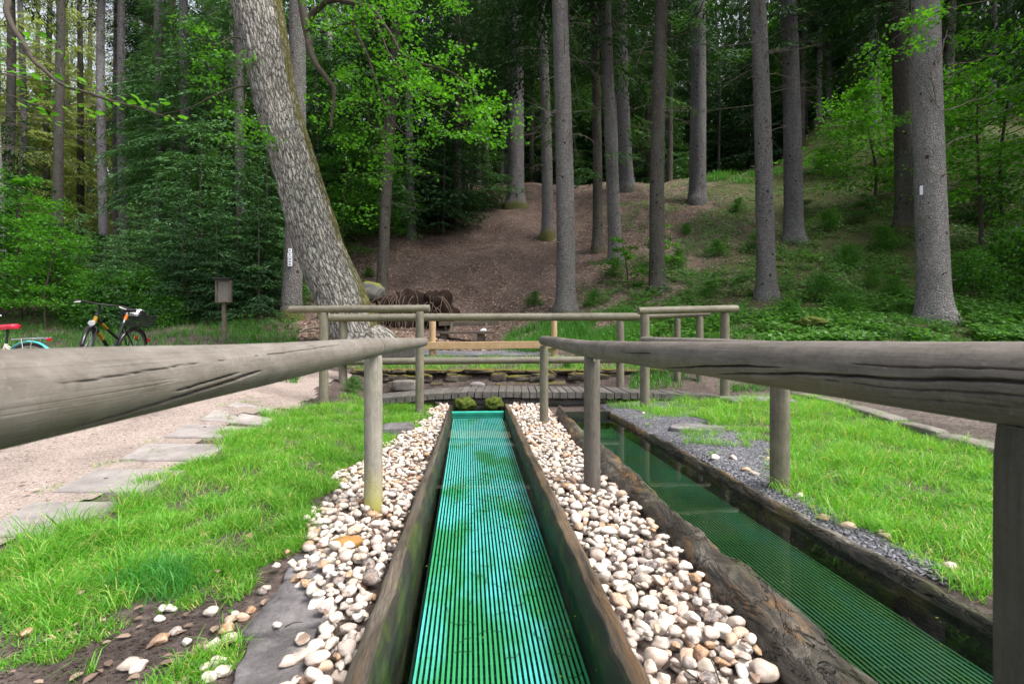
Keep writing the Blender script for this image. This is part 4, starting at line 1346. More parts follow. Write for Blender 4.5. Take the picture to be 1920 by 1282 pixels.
for k, (px, py) in enumerate([(1545, 975), (1660, 1010), (1500, 935), (1440, 865), (1375, 862), (1340, 862), (1590, 995), (1780, 1070), (1206, 777), (1400, 885), (1415, 893), (1475, 930)]):
    p, d = hit(px, py)
    PEB.append(('right', p.x, p.y, p.z + .014, .036, .025, .02, RNG.uniform(0, 3.1), 0, 0, "white pebble lying loose along the far rim of the log trough", "loose pebbles along the log trough"))


def rotm(ang, tx, ty):
    return np.array((Matrix.Rotation(ang, 3, 'Z') @ Matrix.Rotation(tx, 3, 'X') @ Matrix.Rotation(ty, 3, 'Y')))


def vis_key(p):
    d = dof(p[1], p[2]); px = CX + FPX * (p[1] * RT.x + p[2] * RT.y) / max(d, .1); py = HY + (CAMZ - p[3]) / max(d, .1) * FPX
    ins = d > .3 and 0 < px < 1920 and py < 1290
    return (0 if p[0] in ('soil', 'right') else 1) if ins else 2, d


PEB.sort(key=vis_key)
accs = {'left': Acc(), 'mid': Acc()}
for i, p in enumerate(PEB):
    key, x, y, z, a, b, c, ang, tx, ty, lb, gp = p
    if i < 290:
        o = bpy.data.objects.new("pebble", PM[i % 7]); COL.objects.link(o)
        o.location = (x, y, z); o.scale = (a, b, c)
        o.rotation_euler = Matrix(rotm(ang, tx, ty)).to_euler()
        tag(o, lb, "pebble", gp)
    else:
        if key not in accs: continue
        v, f = PVL[i % 7] if dof(x, y) > 2 else PV[i % 7]
        accs[key].add((v * np.array([a, b, c])) @ rotm(ang, tx, ty).T + np.array([x, y, z]), f)
for key in accs:
    tag(accs[key].build("pebble_bed", M['pebble']), "bed of many white and tan rounded pebbles " + ("left of the middle trough" if key == 'left' else "between the two troughs"), "pebbles", None, 'stuff')

# ------------------------------------------------------------------ grass
def blades(name, xy, h, w, mat, lean=.55, label=None, cat="grass", tilt=None):
    n = len(xy)
    x, y = xy[:, 0], xy[:, 1]
    z = terr(x, y)
    a = RNG.uniform(0, 2 * np.pi, n)
    dirx, diry = np.cos(a), np.sin(a)
    ln = np.abs(RNG.normal(lean, .28, n)) * h
    fx_, fy_ = RNG.uniform(0, 2 * np.pi, n), None
    wx, wy = np.cos(fx_) * w / 2, np.sin(fx_) * w / 2
    B = np.stack([x, y, z - .005], -1)
    Wd = np.stack([wx, wy, np.zeros(n)], -1)
    m = B + np.stack([dirx * ln * .35, diry * ln * .35, h * .62], -1)
    t = B + np.stack([dirx * ln, diry * ln, h * np.clip(1 - .35 * (ln / h) ** 2, .35, 1)], -1)
    V = np.stack([B - Wd, B + Wd, m - Wd * .75, m + Wd * .75, t - Wd * .12, t + Wd * .12], 1).reshape(-1, 3)
    k = np.arange(n)[:, None] * 6
    F = np.concatenate([k + np.array([0, 1, 3, 2]), k + np.array([2, 3, 5, 4])])
    return tag(Acc().add(V, F).build(name, mat), label, cat, None, 'stuff')


def ncl(x, y, s, sd=0):
    """cheap clumping noise 0..1"""
    return .5 + .25 * np.sin(x * s + 2.1 * np.sin(y * s * .8 + sd)) + .25 * np.sin(y * s * 1.3 + 1.7 * np.sin(x * s * 1.1 + sd * 2) + sd)


def region(n, x0, x1, y0, y1, fn, near=None):
    out = []
    while sum(len(o) for o in out) < n:
        x = RNG.uniform(x0, x1, n * 2); y = RNG.uniform(y0, y1, n * 2)
        p = fn(x, y)
        if near is not None: p = p * np.clip(near / np.maximum(dof(x, y), .4), 0, 1)
        k = RNG.uniform(0, 1, n * 2) < p
        out.append(np.stack([x[k], y[k]], -1))
        if len(out) > 60: break
    return np.concatenate(out)[:n]


def lawnL(x, y):
    d = dof(x, y); px = pxof(x, y)
    py = HY + (CAMZ - terr(x, y)) / np.maximum(d, .3) * FPX
    e = .09 * np.sin(y * 7 + x * 3) + .06 * np.sin(y * 17)
    right = np.interp(y, [-1, 1.2, 1.8, 2.1, 2.6, 3.3, 4.2, 4.9, 6.4], [-.72, -.72, -.84, -.86, -.87, -.90, -.80, -.60, -.55])
    m = (x < right + .6 * e) & (x > -2.04 + 1.3 * e + .25 * smooth(5.2, 6.4, y) - .12 * (y < 2.4)) & (d < 6.75)
    c = ncl(x, y, 5.5) * .5 + ncl(x, y, 13, 2) * .5
    p = np.where(d > 2.05, .12 + .95 * smooth(.25, .6, c), 0)
    bare = smooth(1.62, 2.0, d + .12 * np.sin(x * 7) + .10 * np.sin(px / 70.))
    p2 = np.where(d <= 2.1, np.maximum(bare * smooth(.25, .5, c), .85 * smooth(.62, .76, ncl(x, y, 8, 5) * .6 + ncl(x, y, 19, 1) * .4)), 0)
    return m * np.maximum(p, p2)


g = region(66000, -2.6, -.4, .7, 6.8, lawnL, 2.2)
hh = (.028 + .085 * ncl(g[:, 0], g[:, 1], 6, 1) * ncl(g[:, 0], g[:, 1], 15, 3)) * RNG.uniform(.6, 2.0, len(g)) * np.where(dof(g[:, 0], g[:, 1]) < 1.75, .7, 1)
edge = smooth(-1.75, -2.05, g[:, 0]) * smooth(2.0, 2.6, g[:, 1])
hh = hh * (1 + .6 * edge)
blades("lawn_grass", g, hh, RNG.uniform(.0026, .0050, len(g)), M['grass'], 1.0, "bright green lawn between the gravel path and the left pebbles")
# a few tall stalks and the dark tuft near the soil patch
tc = [hit(p, q)[0] for p, q in ((262, 1098), (300, 1104), (340, 1110), (275, 1092), (320, 1095))]
g = np.concatenate([np.array([[c.x, c.y]]) + RNG.normal(0, .05, (150, 2)) for c in tc])
blades("grass_tuft", g, RNG.uniform(.05, .13, len(g)), RNG.uniform(.0035, .0055, len(g)), M['tuft'], .7, "dark green grass tuft on the left lawn just above the bare soil")


def lawnR(x, y):
    d = dof(x, y); px = pxof(x, y)
    e = .07 * np.sin(y * 8 + x * 3) + .05 * np.sin(y * 19 + x * 11)
    m = (x < kerb_x(y) - .02 + e) & (d < 6.45) & (d > .9) & (x > 1.68)
    edge = np.interp(y, [.6, 1.4, 2.0, 2.6, 3.0, 3.6, 5.0, 5.5, 6.4], [1.75, 1.75, 1.72, 1.74, 1.98, 2.20, 2.36, 2.0, 1.9])
    c = ncl(x, y, 4.5, 3) * .5 + ncl(x, y, 11, 4) * .5
    p = np.where(x > edge + e, .3 + smooth(.2, .45, c), .0)
    p = np.where((x > 1.72) & (x <= edge + e), .75 * smooth(.66, .80, c), p)
    gap = (px > 1290) & (px < 1470) & (d > 3.1) & (d < 4.6)
    p = np.where(gap, p * smooth(.42, .6, c), p)
    return m * np.clip(p, 0, 1)


g = region(56000, 1.65, 6.0, .9, 6.9, lawnR, 2.4)
hh = (.030 + .10 * ncl(g[:, 0], g[:, 1], 5, 1) * ncl(g[:, 0], g[:, 1], 14, 3)) * RNG.uniform(.6, 2.0, len(g))
blades("lawn_grass", g, hh, RNG.uniform(.0028, .0052, len(g)), M['grass'], 1.0, "bright green lawn right of the log trough, up to the kerb stones")


def pxreg(n, px0, px1, d0, d1, fn=None, pw=1.0):
    """random ground points inside a wedge of the view"""
    out = []
    tot = 0
    while tot < n:
        d = d0 + (d1 - d0) * RNG.uniform(0, 1, n * 2) ** pw; px = RNG.uniform(px0, px1, n * 2)
        r = (px - CX) / FPX * d
        x = FW.x * d + RT.x * r; y = FW.y * d + RT.y * r
        if fn is not None:
            k = RNG.uniform(0, 1, n * 2) < fn(px, d, x, y)
            x, y = x[k], y[k]
        out.append(np.stack([x, y], -1)); tot += len(x)
        if len(out) > 60: break
    return np.concatenate(out)[:n]


g = pxreg(9000, 640, 1330, 7.95, 8.95, lambda px, d, x, y: .3 + .7 * smooth(.3, .6, ncl(x, y, 7)))
blades("terrace_grass", g, RNG.uniform(.04, .10, len(g)), RNG.uniform(.006, .010, len(g)), M['grass'], .7, "strip of bright grass on top of the mossy retaining wall")
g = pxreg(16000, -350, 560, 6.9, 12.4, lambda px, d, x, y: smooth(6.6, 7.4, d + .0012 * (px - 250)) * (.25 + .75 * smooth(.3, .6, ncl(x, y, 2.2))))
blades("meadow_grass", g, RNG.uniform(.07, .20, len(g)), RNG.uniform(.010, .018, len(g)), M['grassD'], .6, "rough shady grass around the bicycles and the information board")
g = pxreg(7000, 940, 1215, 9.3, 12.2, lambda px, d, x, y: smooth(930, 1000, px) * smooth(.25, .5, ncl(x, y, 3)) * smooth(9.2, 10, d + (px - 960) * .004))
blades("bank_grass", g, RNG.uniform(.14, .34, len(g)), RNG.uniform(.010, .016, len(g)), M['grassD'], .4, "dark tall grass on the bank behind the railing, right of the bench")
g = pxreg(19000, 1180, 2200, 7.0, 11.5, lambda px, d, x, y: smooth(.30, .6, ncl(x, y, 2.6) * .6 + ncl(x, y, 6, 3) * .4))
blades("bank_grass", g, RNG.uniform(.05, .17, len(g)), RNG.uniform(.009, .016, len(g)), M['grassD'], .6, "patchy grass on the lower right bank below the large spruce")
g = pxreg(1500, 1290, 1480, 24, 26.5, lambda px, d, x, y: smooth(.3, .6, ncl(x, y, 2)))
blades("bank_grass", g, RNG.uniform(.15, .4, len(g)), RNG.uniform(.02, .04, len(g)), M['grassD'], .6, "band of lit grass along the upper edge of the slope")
gp = pxreg(1500, 600, 1215, 7.9, 8.4)

# ------------------------------------------------------------------ leaves on the ground, ground cover
def leafquads(C, size, N=None, droop=.3, asp=.62, up=.75, six=False):
    """oval leaf faces at points C; mostly facing up"""
    n = len(C)
    size = np.broadcast_to(size, (n,))
    nrm = RNG.normal(0, 1, (n, 3)) * (1 - up) * 1.6; nrm[:, 2] += up + .15
    if N is not None: nrm = nrm * .5 + N
    nrm /= np.linalg.norm(nrm, axis=1, keepdims=True)
    a = RNG.uniform(0, 2 * np.pi, n)
    t = np.stack([np.cos(a), np.sin(a), -droop * np.ones(n)], -1)
    t -= nrm * (t * nrm).sum(1, keepdims=True); t /= np.linalg.norm(t, axis=1, keepdims=True)
    s = np.cross(nrm, t)
    L = t * size[:, None]; S = s * (size * asp / 2)[:, None]
    if six:
        nn = nrm * (size * .10)[:, None]
        V = np.stack([C, C + L * .28 + S * .85 + nn, C + L * .68 + S + nn, C + L, C + L * .68 - S + nn, C + L * .28 - S * .85 + nn, C + L * .35 - nn * .4, C + L * .7 - nn * .4], 1).reshape(-1, 3)
        k = np.arange(n)[:, None] * 8
        return V, np.concatenate([k + np.array(q) for q in ([0, 6, 2, 1], [6, 7, 3, 2], [0, 5, 4, 6], [6, 4, 3, 7])])
    V = np.stack([C, C + L * .5 + S, C + L, C + L * .5 - S], 1).reshape(-1, 3)
    k = np.arange(n)[:, None] * 4
    return V, k + np.array([0, 1, 2, 3])


def ground_leaves(name, g, size, mat, label, lift=.012, up=.8, cat="leaves", rise=0.0):
    z = terr(g[:, 0], g[:, 1])
    e = .05
    nx_ = -(terr(g[:, 0] + e, g[:, 1]) - z) / e; ny_ = -(terr(g[:, 0], g[:, 1] + e) - z) / e
    N = np.stack([nx_, ny_, np.ones(len(g))], -1)
    C = np.stack([g[:, 0], g[:, 1], z + lift + (RNG.uniform(0, 1, len(g)) ** 1.5 * rise if rise else 0)], -1)
    V, F = leafquads(C, size, N, 0, .6, up, 'fallen' in name)
    return tag(Acc().add(V, F).build(name, mat, None, False), label, cat, None, 'stuff')


slope_w = lambda px, d, x, y: (.25 + .75 * smooth(.35, .65, ncl(x, y, 1.1) * .5 + ncl(x, y, 3.1, 2) * .5)) * (1 - .7 * smooth(1240, 1400, px))
g = pxreg(46000, 560, 1500, 10.0, 30, slope_w, 1.35)
ground_leaves("leaf_litter", g, RNG.uniform(.04, .10, len(g)), M['litter'], "pale dry leaves strewn over the brown slope", .015, .6)
g = pxreg(9000, 1250, 2300, 8.5, 26, lambda px, d, x, y: .6 * smooth(.3, .6, ncl(x, y, 2)))
ground_leaves("leaf_litter", g, RNG.uniform(.03, .07, len(g)), M['litter'], "dry leaves among the plants of the right bank", .015, .6)
cov = lambda px, d, x, y: smooth(.34, .60, ncl(x, y, 1.4, 1) * .55 + ncl(x, y, 4.2, 2) * .45) * smooth(1080, 1260, px + 40 * np.sin(d)) * (1 - .5 * smooth(15, 22, d))
g = pxreg(110000, 1060, 2400, 8.6, 26, cov, 1.6)
ground_leaves("ground_cover", g, RNG.uniform(.05, .12, len(g)), M['undergr'], "low green plants covering the right bank among the trunks", .03, .55, "plants", .22)
g = pxreg(15000, -450, 700, 11, 22, lambda px, d, x, y: smooth(.3, .6, ncl(x, y, 1.8, 1)), 1.3)
ground_leaves("ground_cover", g, RNG.uniform(.05, .11, len(g)), M['leafDark'], "low dark plants under the bushes on the left", .03, .55, "plants", .35)
g = pxreg(900, 520, 660, 8.0, 11.5)
ground_leaves("leaf_litter", g, RNG.uniform(.03, .07, len(g)), M['litter'], "dry leaves on the bare soil at the foot of the leaning oak", .012, .8)
# leaves and twigs on the bare soil in the foreground
pts = []
for _ in range(900):
    p, d = hit(RNG.uniform(-60, 480), RNG.uniform(1115, 1290))
    pts.append((p.x + RNG.normal(0, .02), p.y + RNG.normal(0, .02)))
g = np.array(pts)
ground_leaves("fallen_leaves", g[:60], RNG.uniform(.018, .045, 60), M['litter'], "brown fallen leaves on the bare soil at the lower left", .012, .85)
C = np.array([(x, y, th(x, y) + .003) for x, y in g[60:]])
a = Acc()
for c in C:
    s = RNG.uniform(.002, .007); v, f = PVL[int(RNG.integers(7))]
    a.add(v[:] * s * np.array([1, .8, .6]) + c, f)
tag(a.build("soil_grit", M['soil']), "small grit and clods on the bare soil at the lower left", "grit", None, 'stuff')
g = np.concatenate([region(2600, -2.2, -.6, 1.6, 6.5, lambda x, y: lawnL(x, y) * smooth(.62, .8, ncl(x, y, 7, 6)), 3), region(2600, 1.8, 5, 1.2, 6.3, lambda x, y: lawnR(x, y) * smooth(.6, .78, ncl(x, y, 6, 8)), 3)])
ground_leaves("clover", g, RNG.uniform(.012, .026, len(g)), M['grassD'], "patches of small round clover leaves in the lawns", .02, .75, "plants", .05)
g = np.concatenate([region(70, -2.2, -.6, 1.6, 6.5, lawnL), region(60, 1.8, 5, 1.2, 6.3, lawnR), np.stack([RNG.uniform(-6, -2.4, 130), RNG.uniform(1.5, 6.4, 130)], -1)])
ground_leaves("fallen_leaves", g, RNG.uniform(.018, .045, len(g)), M['litter'], "scattered dry leaves on the lawns and the gravel path", .03, .8)
a = Acc()
for _ in range(1500):
    x, y = RNG.uniform(-5.5, -2.1), RNG.uniform(1.6, 6.2)
    s_ = RNG.uniform(.004, .012); v, f = PVL[int(RNG.integers(7))]
    a.add(v * s_ * np.array([1, .8, .6]) + np.array([x, y, th(x, y) + .014]), f)
tag(a.build("path_stones", M['path']), "loose small stones on the gravel path", "gravel", None, 'stuff')
g = pxreg(900, 60, 520, 2.6, 6.0, lambda px, d, x, y: (np.abs(x + 2.35) < .35) * smooth(.6, .8, ncl(x, y, 9, 2)))
blades("path_weeds", g, RNG.uniform(.02, .06, len(g)), RNG.uniform(.003, .005, len(g)), M['grass'], .9, "small weeds growing in the joints of the pale slabs")
# clumps along the second trough: gravel stones
a = Acc()
for _ in range(3600):
    y = RNG.uniform(1.6, 6.0); x = RNG.uniform(1.68, 1.74 + np.interp(y, [1.2, 2.8, 3.4, 5.5, 6.3], [.02, .08, .55, .75, 1.2]))
    s = RNG.uniform(.004, .010); v, f = PVL[int(RNG.integers(7))]
    a.add(v * s * np.array([1, .8, .6]) + np.array([x, y, th(x, y) + .008]), f)
tag(a.build("gravel_stones", M['darkgravel']), "loose grey crushed stones beside the log trough", "gravel", None, 'stuff')

# ------------------------------------------------------------------ trees
def crown_cards(br, L, az, z, sd, droop, acc, card=.13, wid=.030, gap=.11, side=.42):
    """one conifer branch: curved stem, side twigs, needle cards"""
    n = max(4, int(L / gap))
    t = np.linspace(.12, 1, n)
    ca, sa = math.cos(az), math.sin(az)
    rad = L * t
    zz = z + L * (.10 * t - droop * t ** 1.8)
    P = np.stack([rad * ca, rad * sa, zz], -1)
    cards_c, cards_t = [], []
    for k in range(n):
        l = side * L * (1.05 - t[k]) + .10
        for sg in (-1, 1):
            a2 = az + sg * (.85 + br.uniform(-.2, .2))
            m = max(2, int(l / .075))
            q = (np.arange(m) + .5) / m * l
            dz = -droop * .75 * q ** 1.3 / max(l, .2) * .6 - .25 * q
            C = P[k] + np.stack([np.cos(a2) * q, np.sin(a2) * q, dz + br.normal(0, .015, m)], -1)
            aa = a2 + br.choice([-1, 1], m) * br.uniform(.3, .9, m)
            T = np.stack([np.cos(aa), np.sin(aa), -.35 - droop * .5 + br.normal(0, .18, m)], -1)
            cards_c.append(C); cards_t.append(T)
    C = np.concatenate(cards_c); T = np.concatenate(cards_t)
    T /= np.linalg.norm(T, axis=1, keepdims=True)
    s = np.cross(T, np.array([0, 0, 1.0])) + br.normal(0, .45, T.shape)
    s -= T * (s * T).sum(1, keepdims=True); s /= np.linalg.norm(s, axis=1, keepdims=True)
    ln = card * br.uniform(.7, 1.4, len(C))[:, None]
    V = np.stack([C, C + T * ln * .45 + s * wid / 2, C + T * ln, C + T * ln * .45 - s * wid / 2], 1).reshape(-1, 3)
    acc.add(V, np.arange(len(C))[:, None] * 4 + np.array([0, 1, 2, 3]))


def conifer_mesh(name, z0, z1, r0, nb, seed, mat, droop=.35, rmin=.25, dens=1.0, card=.13, wid=.03, gap=.11):
    br = np.random.default_rng(seed)
    a = Acc()
    for i in range(nb):
        t = (i + br.uniform(0, 1)) / nb
        z = z0 + (z1 - z0) * t
        L = (rmin + (r0 - rmin) * (1 - t) ** .8) * br.uniform(.65, 1.15)
        if br.uniform() > dens: continue
        crown_cards(br, L, br.uniform(0, 2 * np.pi), z, i, droop * br.uniform(.6, 1.4), a, card, wid, gap)
    o = a.build(name, mat, None, False)
    me = o.data; bpy.data.objects.remove(o)
    return me


def sticks_mesh(name, z0, z1, n, l0, l1, seed, mat, r=.012, zr=(.0)):
    br = random.Random(seed); a = Acc()
    for i in range(n):
        z = br.uniform(z0, z1); az = br.uniform(0, 6.28); L = br.uniform(l0, l1)
        p = Vector((.05 * math.cos(az), .05 * math.sin(az), z)); d = Vector((math.cos(az), math.sin(az), br.uniform(-.3, .15)))
        pts = [p.copy()]
        for _ in range(5):
            d = d + Vector((br.uniform(-.2, .2), br.uniform(-.2, .2), br.uniform(-.22, .12)))
            p = p + d.normalized() * L / 5; pts.append(p.copy())
        tube(a, pts, np.linspace(r, r * .25, 6), 4, False)
        for _ in range(3):
            k = br.randint(1, 4); q = pts[k].copy(); dd = d + Vector((br.uniform(-.9, .9), br.uniform(-.9, .9), br.uniform(-.5, .2)))
            tube(a, [q, q + dd.normalized() * L * .18, q + dd.normalized() * L * .34 + Vector((0, 0, -.03))], [r * .5, r * .35, r * .15], 3, False)
    o = a.build(name, mat); me = o.data; bpy.data.objects.remove(o)
    return me


def trunk_mesh(name, h, r, mat, seed, flare=1.35, lean=(0, 0), seg=22, moss=.0, knots=True, step=.28, top=.35):
    br = random.Random(seed)
    n = max(8, int(h / step)); a = Acc()
    zs = np.concatenate([[-.45], np.linspace(0, .7, 8), np.linspace(.9, h, n)])
    sx, sy = br.uniform(-.05, .05), br.uniform(-.05, .05)
    pts = [(lean[0] * z + .07 * math.sin(z * .33 + seed), lean[1] * z + .06 * math.sin(z * .27 + seed * 2), z) for z in zs]
    pts = [(p[0] - pts[1][0], p[1] - pts[1][1], p[2]) for p in pts]
    rr = r * (1 - (1 - top) * np.clip(zs / h, 0, 1)) * (1 + (flare - 1) * np.exp(-np.maximum(zs, 0) / .28))
    ang = np.linspace(0, 2 * np.pi, seg, endpoint=False)
    sq = np.ones((len(zs), seg))
    for k in range(4):
        ph = br.uniform(0, 6.28)
        sq += (.16 * np.exp(-np.maximum(zs, 0) / .3))[:, None] * np.clip(np.cos(ang - ph), 0, 1)[None] ** 6
    sq += .018 * np.array([[mnoise.noise(Vector((math.cos(q) * 1.3, math.sin(q) * 1.3 + seed, z * 1.1))) for q in ang] for z in zs])
    att = np.repeat(np.clip(moss * np.exp(-np.maximum(zs, 0) / .35), 0, 1), seg)
    tube(a, pts, rr, seg, True, att=att, squash=sq)
    o = a.build(name, mat); me = o.data; bpy.data.objects.remove(o)
    return me


def twig_tree(name, h, r, seed, leaf, nleaf, lsize, mat_leaf, spread=1.0, layered=True, base=.15, nbr=16, clump=.22):
    """a small broadleaf: returns stem mesh and leaf mesh"""
    br = np.random.default_rng(seed); rr = random.Random(seed)
    st = Acc(); C = []
    top = Vector((rr.uniform(-.15, .15) * h, rr.uniform(-.15, .15) * h, h * .96))
    pts = [Vector((0, 0, -.1)), Vector((rr.uniform(-.05, .05), rr.uniform(-.05, .05), h * .3)), top * .66 + Vector((rr.uniform(-.08, .08), 0, 0)), top]
    tube(st, pts, [.012 + .008 * h, .010 + .006 * h, .008 + .003 * h, .004], 6, False)
    for i in range(nbr):
        t = base + (1 - base) * (i + rr.random()) / nbr
        p = pts[0].lerp(top, t); az = rr.uniform(0, 6.28)
        L = r * (1.15 - .75 * t) * rr.uniform(.6, 1.2)
        d = Vector((math.cos(az), math.sin(az), rr.uniform(.05, .5)))
        q = [p, p + d * L * .45, p + d * L * .45 + Vector((d.x, d.y, rr.uniform(-.2, .15))) * L * .55]
        tube(st, q, [.009, .006, .002], 4, False)
        m = int(nleaf / nbr * (.5 + L / r))
        tt = br.uniform(.2, 1.08, m)
        base_p = np.where((tt < .45)[:, None], np.array(q[0])[None] + (np.array(q[1]) - np.array(q[0]))[None] * (tt / .45)[:, None], np.array(q[1])[None] + (np.array(q[2]) - np.array(q[1]))[None] * ((tt - .45) / .55)[:, None])
        off = br.normal(0, clump, (m, 3)) * (L * .9); off[:, 2] *= .32 if layered else .9
        C.append(base_p + off)
    C = np.concatenate(C)
    V, F = leafquads(C, br.uniform(.7, 1.3, len(C)) * lsize, None, .3, .62, .7 if layered else .45)
    o = st.build("stem", M['twig']); ms = o.data; bpy.data.objects.remove(o)
    o = Acc().add(V, F).build("foliage", mat_leaf, None, False); ml = o.data; bpy.data.objects.remove(o)
    return ms, ml


def put(name, loc, parts, label, cat, group=None, scale=1.0, rz=None, sz=None):
    e = empty(name, loc, random.uniform(0, 6.28) if rz is None else rz)
    tag(e, label, cat, group)
    for pn, me in parts:
        o = bpy.data.objects.new(pn, me); COL.objects.link(o); o.parent = e
        if pn == 'dead_branches': o['kind'] = 'stuff'
        if pn in ('crown', 'foliage', 'stem', 'dead_branches'):
            o.scale = (scale, scale, scale * (sz or 1))
    return e


CON = [conifer_mesh("crown", 6.5, 21, 2.7, 105, 20 + i, M['needle'], .42, .3, .92, .20, .05, .17) for i in range(3)]
CONH = [conifer_mesh("crown", 9.5, 22, 2.5, 90, 30 + i, M['needle'], .42, .3, .92, .22, .055, .18) for i in range(2)]
CONL = conifer_mesh("crown", 1.5, 18, 2.8, 120, 41, M['needleY'], .5, .3, .95, .22, .05, .17)
CONM = conifer_mesh("crown", 3.2, 17, 2.5, 110, 43, M['needleL'], .5, .3, .95, .20, .048, .16)
YNG = [conifer_mesh("foliage", .25, 4.6, 1.65, 110, 50 + i, M['needle'] if i % 2 else M['needleL'], .22, .15, .96, .12, .032, .085) for i in range(4)]
YST = trunk_mesh("stem", 4.5, .05, M['spruceC'], 3, 1.2, seg=8, top=.2)
DEAD = [sticks_mesh("dead_branches", 1.2, 9, 46, .4, 1.7, 60 + i, M['deadtwig']) for i in range(3)]
TRK = [trunk_mesh("trunk", 22, .19, M[m], 70 + i, 1.35, (.004 * (i - 1), .003), 12, .5) for i, m in enumerate(('spruceC', 'spruceA', 'spruceB'))]
BEE = [twig_tree("beech", 3.6, 1.5, 80 + i, None, 3600, .085, M['leafBeech'], nbr=26) for i in range(3)]
BUS = [twig_tree("bush", 1.5, 1.0, 90 + i, None, 2600, .085, M['leafBush'], layered=False, base=.05, nbr=22, clump=.26) for i in range(3)]
ALD = [twig_tree("alder", 6.5, 2.3, 100 + i, None, 6500, .095, M['leafBush'], nbr=38, clump=.2) for i in range(2)]
SML = [twig_tree("sapling", 1.25, .75, 110 + i, None, 520, .085, M['leafBeech'], nbr=10, clump=.16) for i in range(2)]
DRK = [twig_tree("darkbush", 2.2, 1.4, 120 + i, None, 3800, .09, M['leafDark'], layered=True, base=.05, nbr=26, clump=.22) for i in range(2)]

# named trunks: base pixel, width in pixels, top pixel column, bark, crown, label
TR = [
    (967, 388, 33, 961, 'spruceB', 0, .8, "grey spruce trunk with flared rooty foot at the upper edge of the brown slope"),
    (1027, 445, 22, 1014, 'spruceA', 1, 1.0, "slim spruce trunk standing just left of the thick one in the middle of the slope"),
    (1061, 586, 36, 1055, 'spruceA', 0, .5, "thick grey spruce trunk rising behind the middle of the long bridge railing"),
    (1154, 492, 25, 1143, 'spruceA', 1, .3, "brownish spruce trunk behind the small bright sapling, left one of a close pair"),
    (1176, 357, 26, 1167, 'spruceB', 0, .5, "bluish spruce trunk high on the slope edge, right beside a browner trunk"),
    (1232, 545, 28, 1233, 'spruceC', 1, .3, "dark straight spruce trunk with a bright sapling in front of it"),
    (1308, 378, 31, 1303, 'spruceB', 0, .3, "bluish spruce trunk with smooth swollen foot on the bare upper slope"),
    (1437, 560, 33, 1420, 'spruceA', 1, .3, "light grey spruce trunk leaning slightly left above the right bridge railing"),
    (1488, 452, 33, 1479, 'spruceB', 0, .4, "grey spruce trunk with yellow moss on its foot, halfway up the right bank"),
    (1698, 428, 33, 1691, 'spruceC', 1, .6, "dark spruce trunk with mossy foot just left of the largest trunk"),
    (1752, 598, 51, 1752, 'spruceK', 0, .15, "largest pale grey spruce trunk with dead twigs and a small white marker"),
    (772, 447, 17, 763, 'spruceB', 1, .5, "thin violet grey trunk at the left edge of the brown slope"),
    (716, 410, 21, 737, 'spruceC', 1, .4, "greenish trunk leaning right, half hidden in bright leaves behind the oak"),
    (641, 378, 13, 606, 'birch', 9, .1, "slender pale birch trunk leaning left behind the oak"),
    (545, 598, 35, 560, 'spruceA', 9, 1.0, "brown trunk with three white trail plates and golden moss at its foot"),
    (195, 385, 16, 198, 'birch', 2, .1, "pale straight trunk, brightest of those at the upper left"),
    (236, 365, 16, 226, 'spruceB', 2, .1, "bluish trunk right of the brightest pale trunk at the upper left"),
    (218, 360, 12, 217, 'spruceC', 2, .1, "thin brown trunk squeezed between the pale and the bluish trunk at the upper left"),
    (110, 330, 17, 111, 'spruceC', 2, .1, "dark trunk partly covered by leaves, second from the left edge"),
    (12, 330, 16, 12, 'spruceC', 2, .1, "dark trunk at the very left edge of the photo"),
    (435, 460, 15, 436, 'spruceB', 9, .1, "short visible piece of mottled trunk among dark spruces left of the oak"),
    (1587, 178, 13, 1582, 'spruceB', 1, .1, "lone violet trunk standing high up on the far right hillside"),
    (2, 420, 24, -14, 'birch', 0, .1, "pale trunk base cut by the left edge of the photo"),
    (276, 330, 11, 275, 'spruceC', 0, .1, "thin dark trunk deep in the wood, upper left"),
    (415, 400, 14, 420, 'spruceB', 0, .1, "dim trunk behind drooping spruce branches left of the oak"),
    (858, 300, 15, 852, 'spruceC', 0, .1, "dark trunk in the shade left of the flared trunk on the slope"),
]
PXT = {}
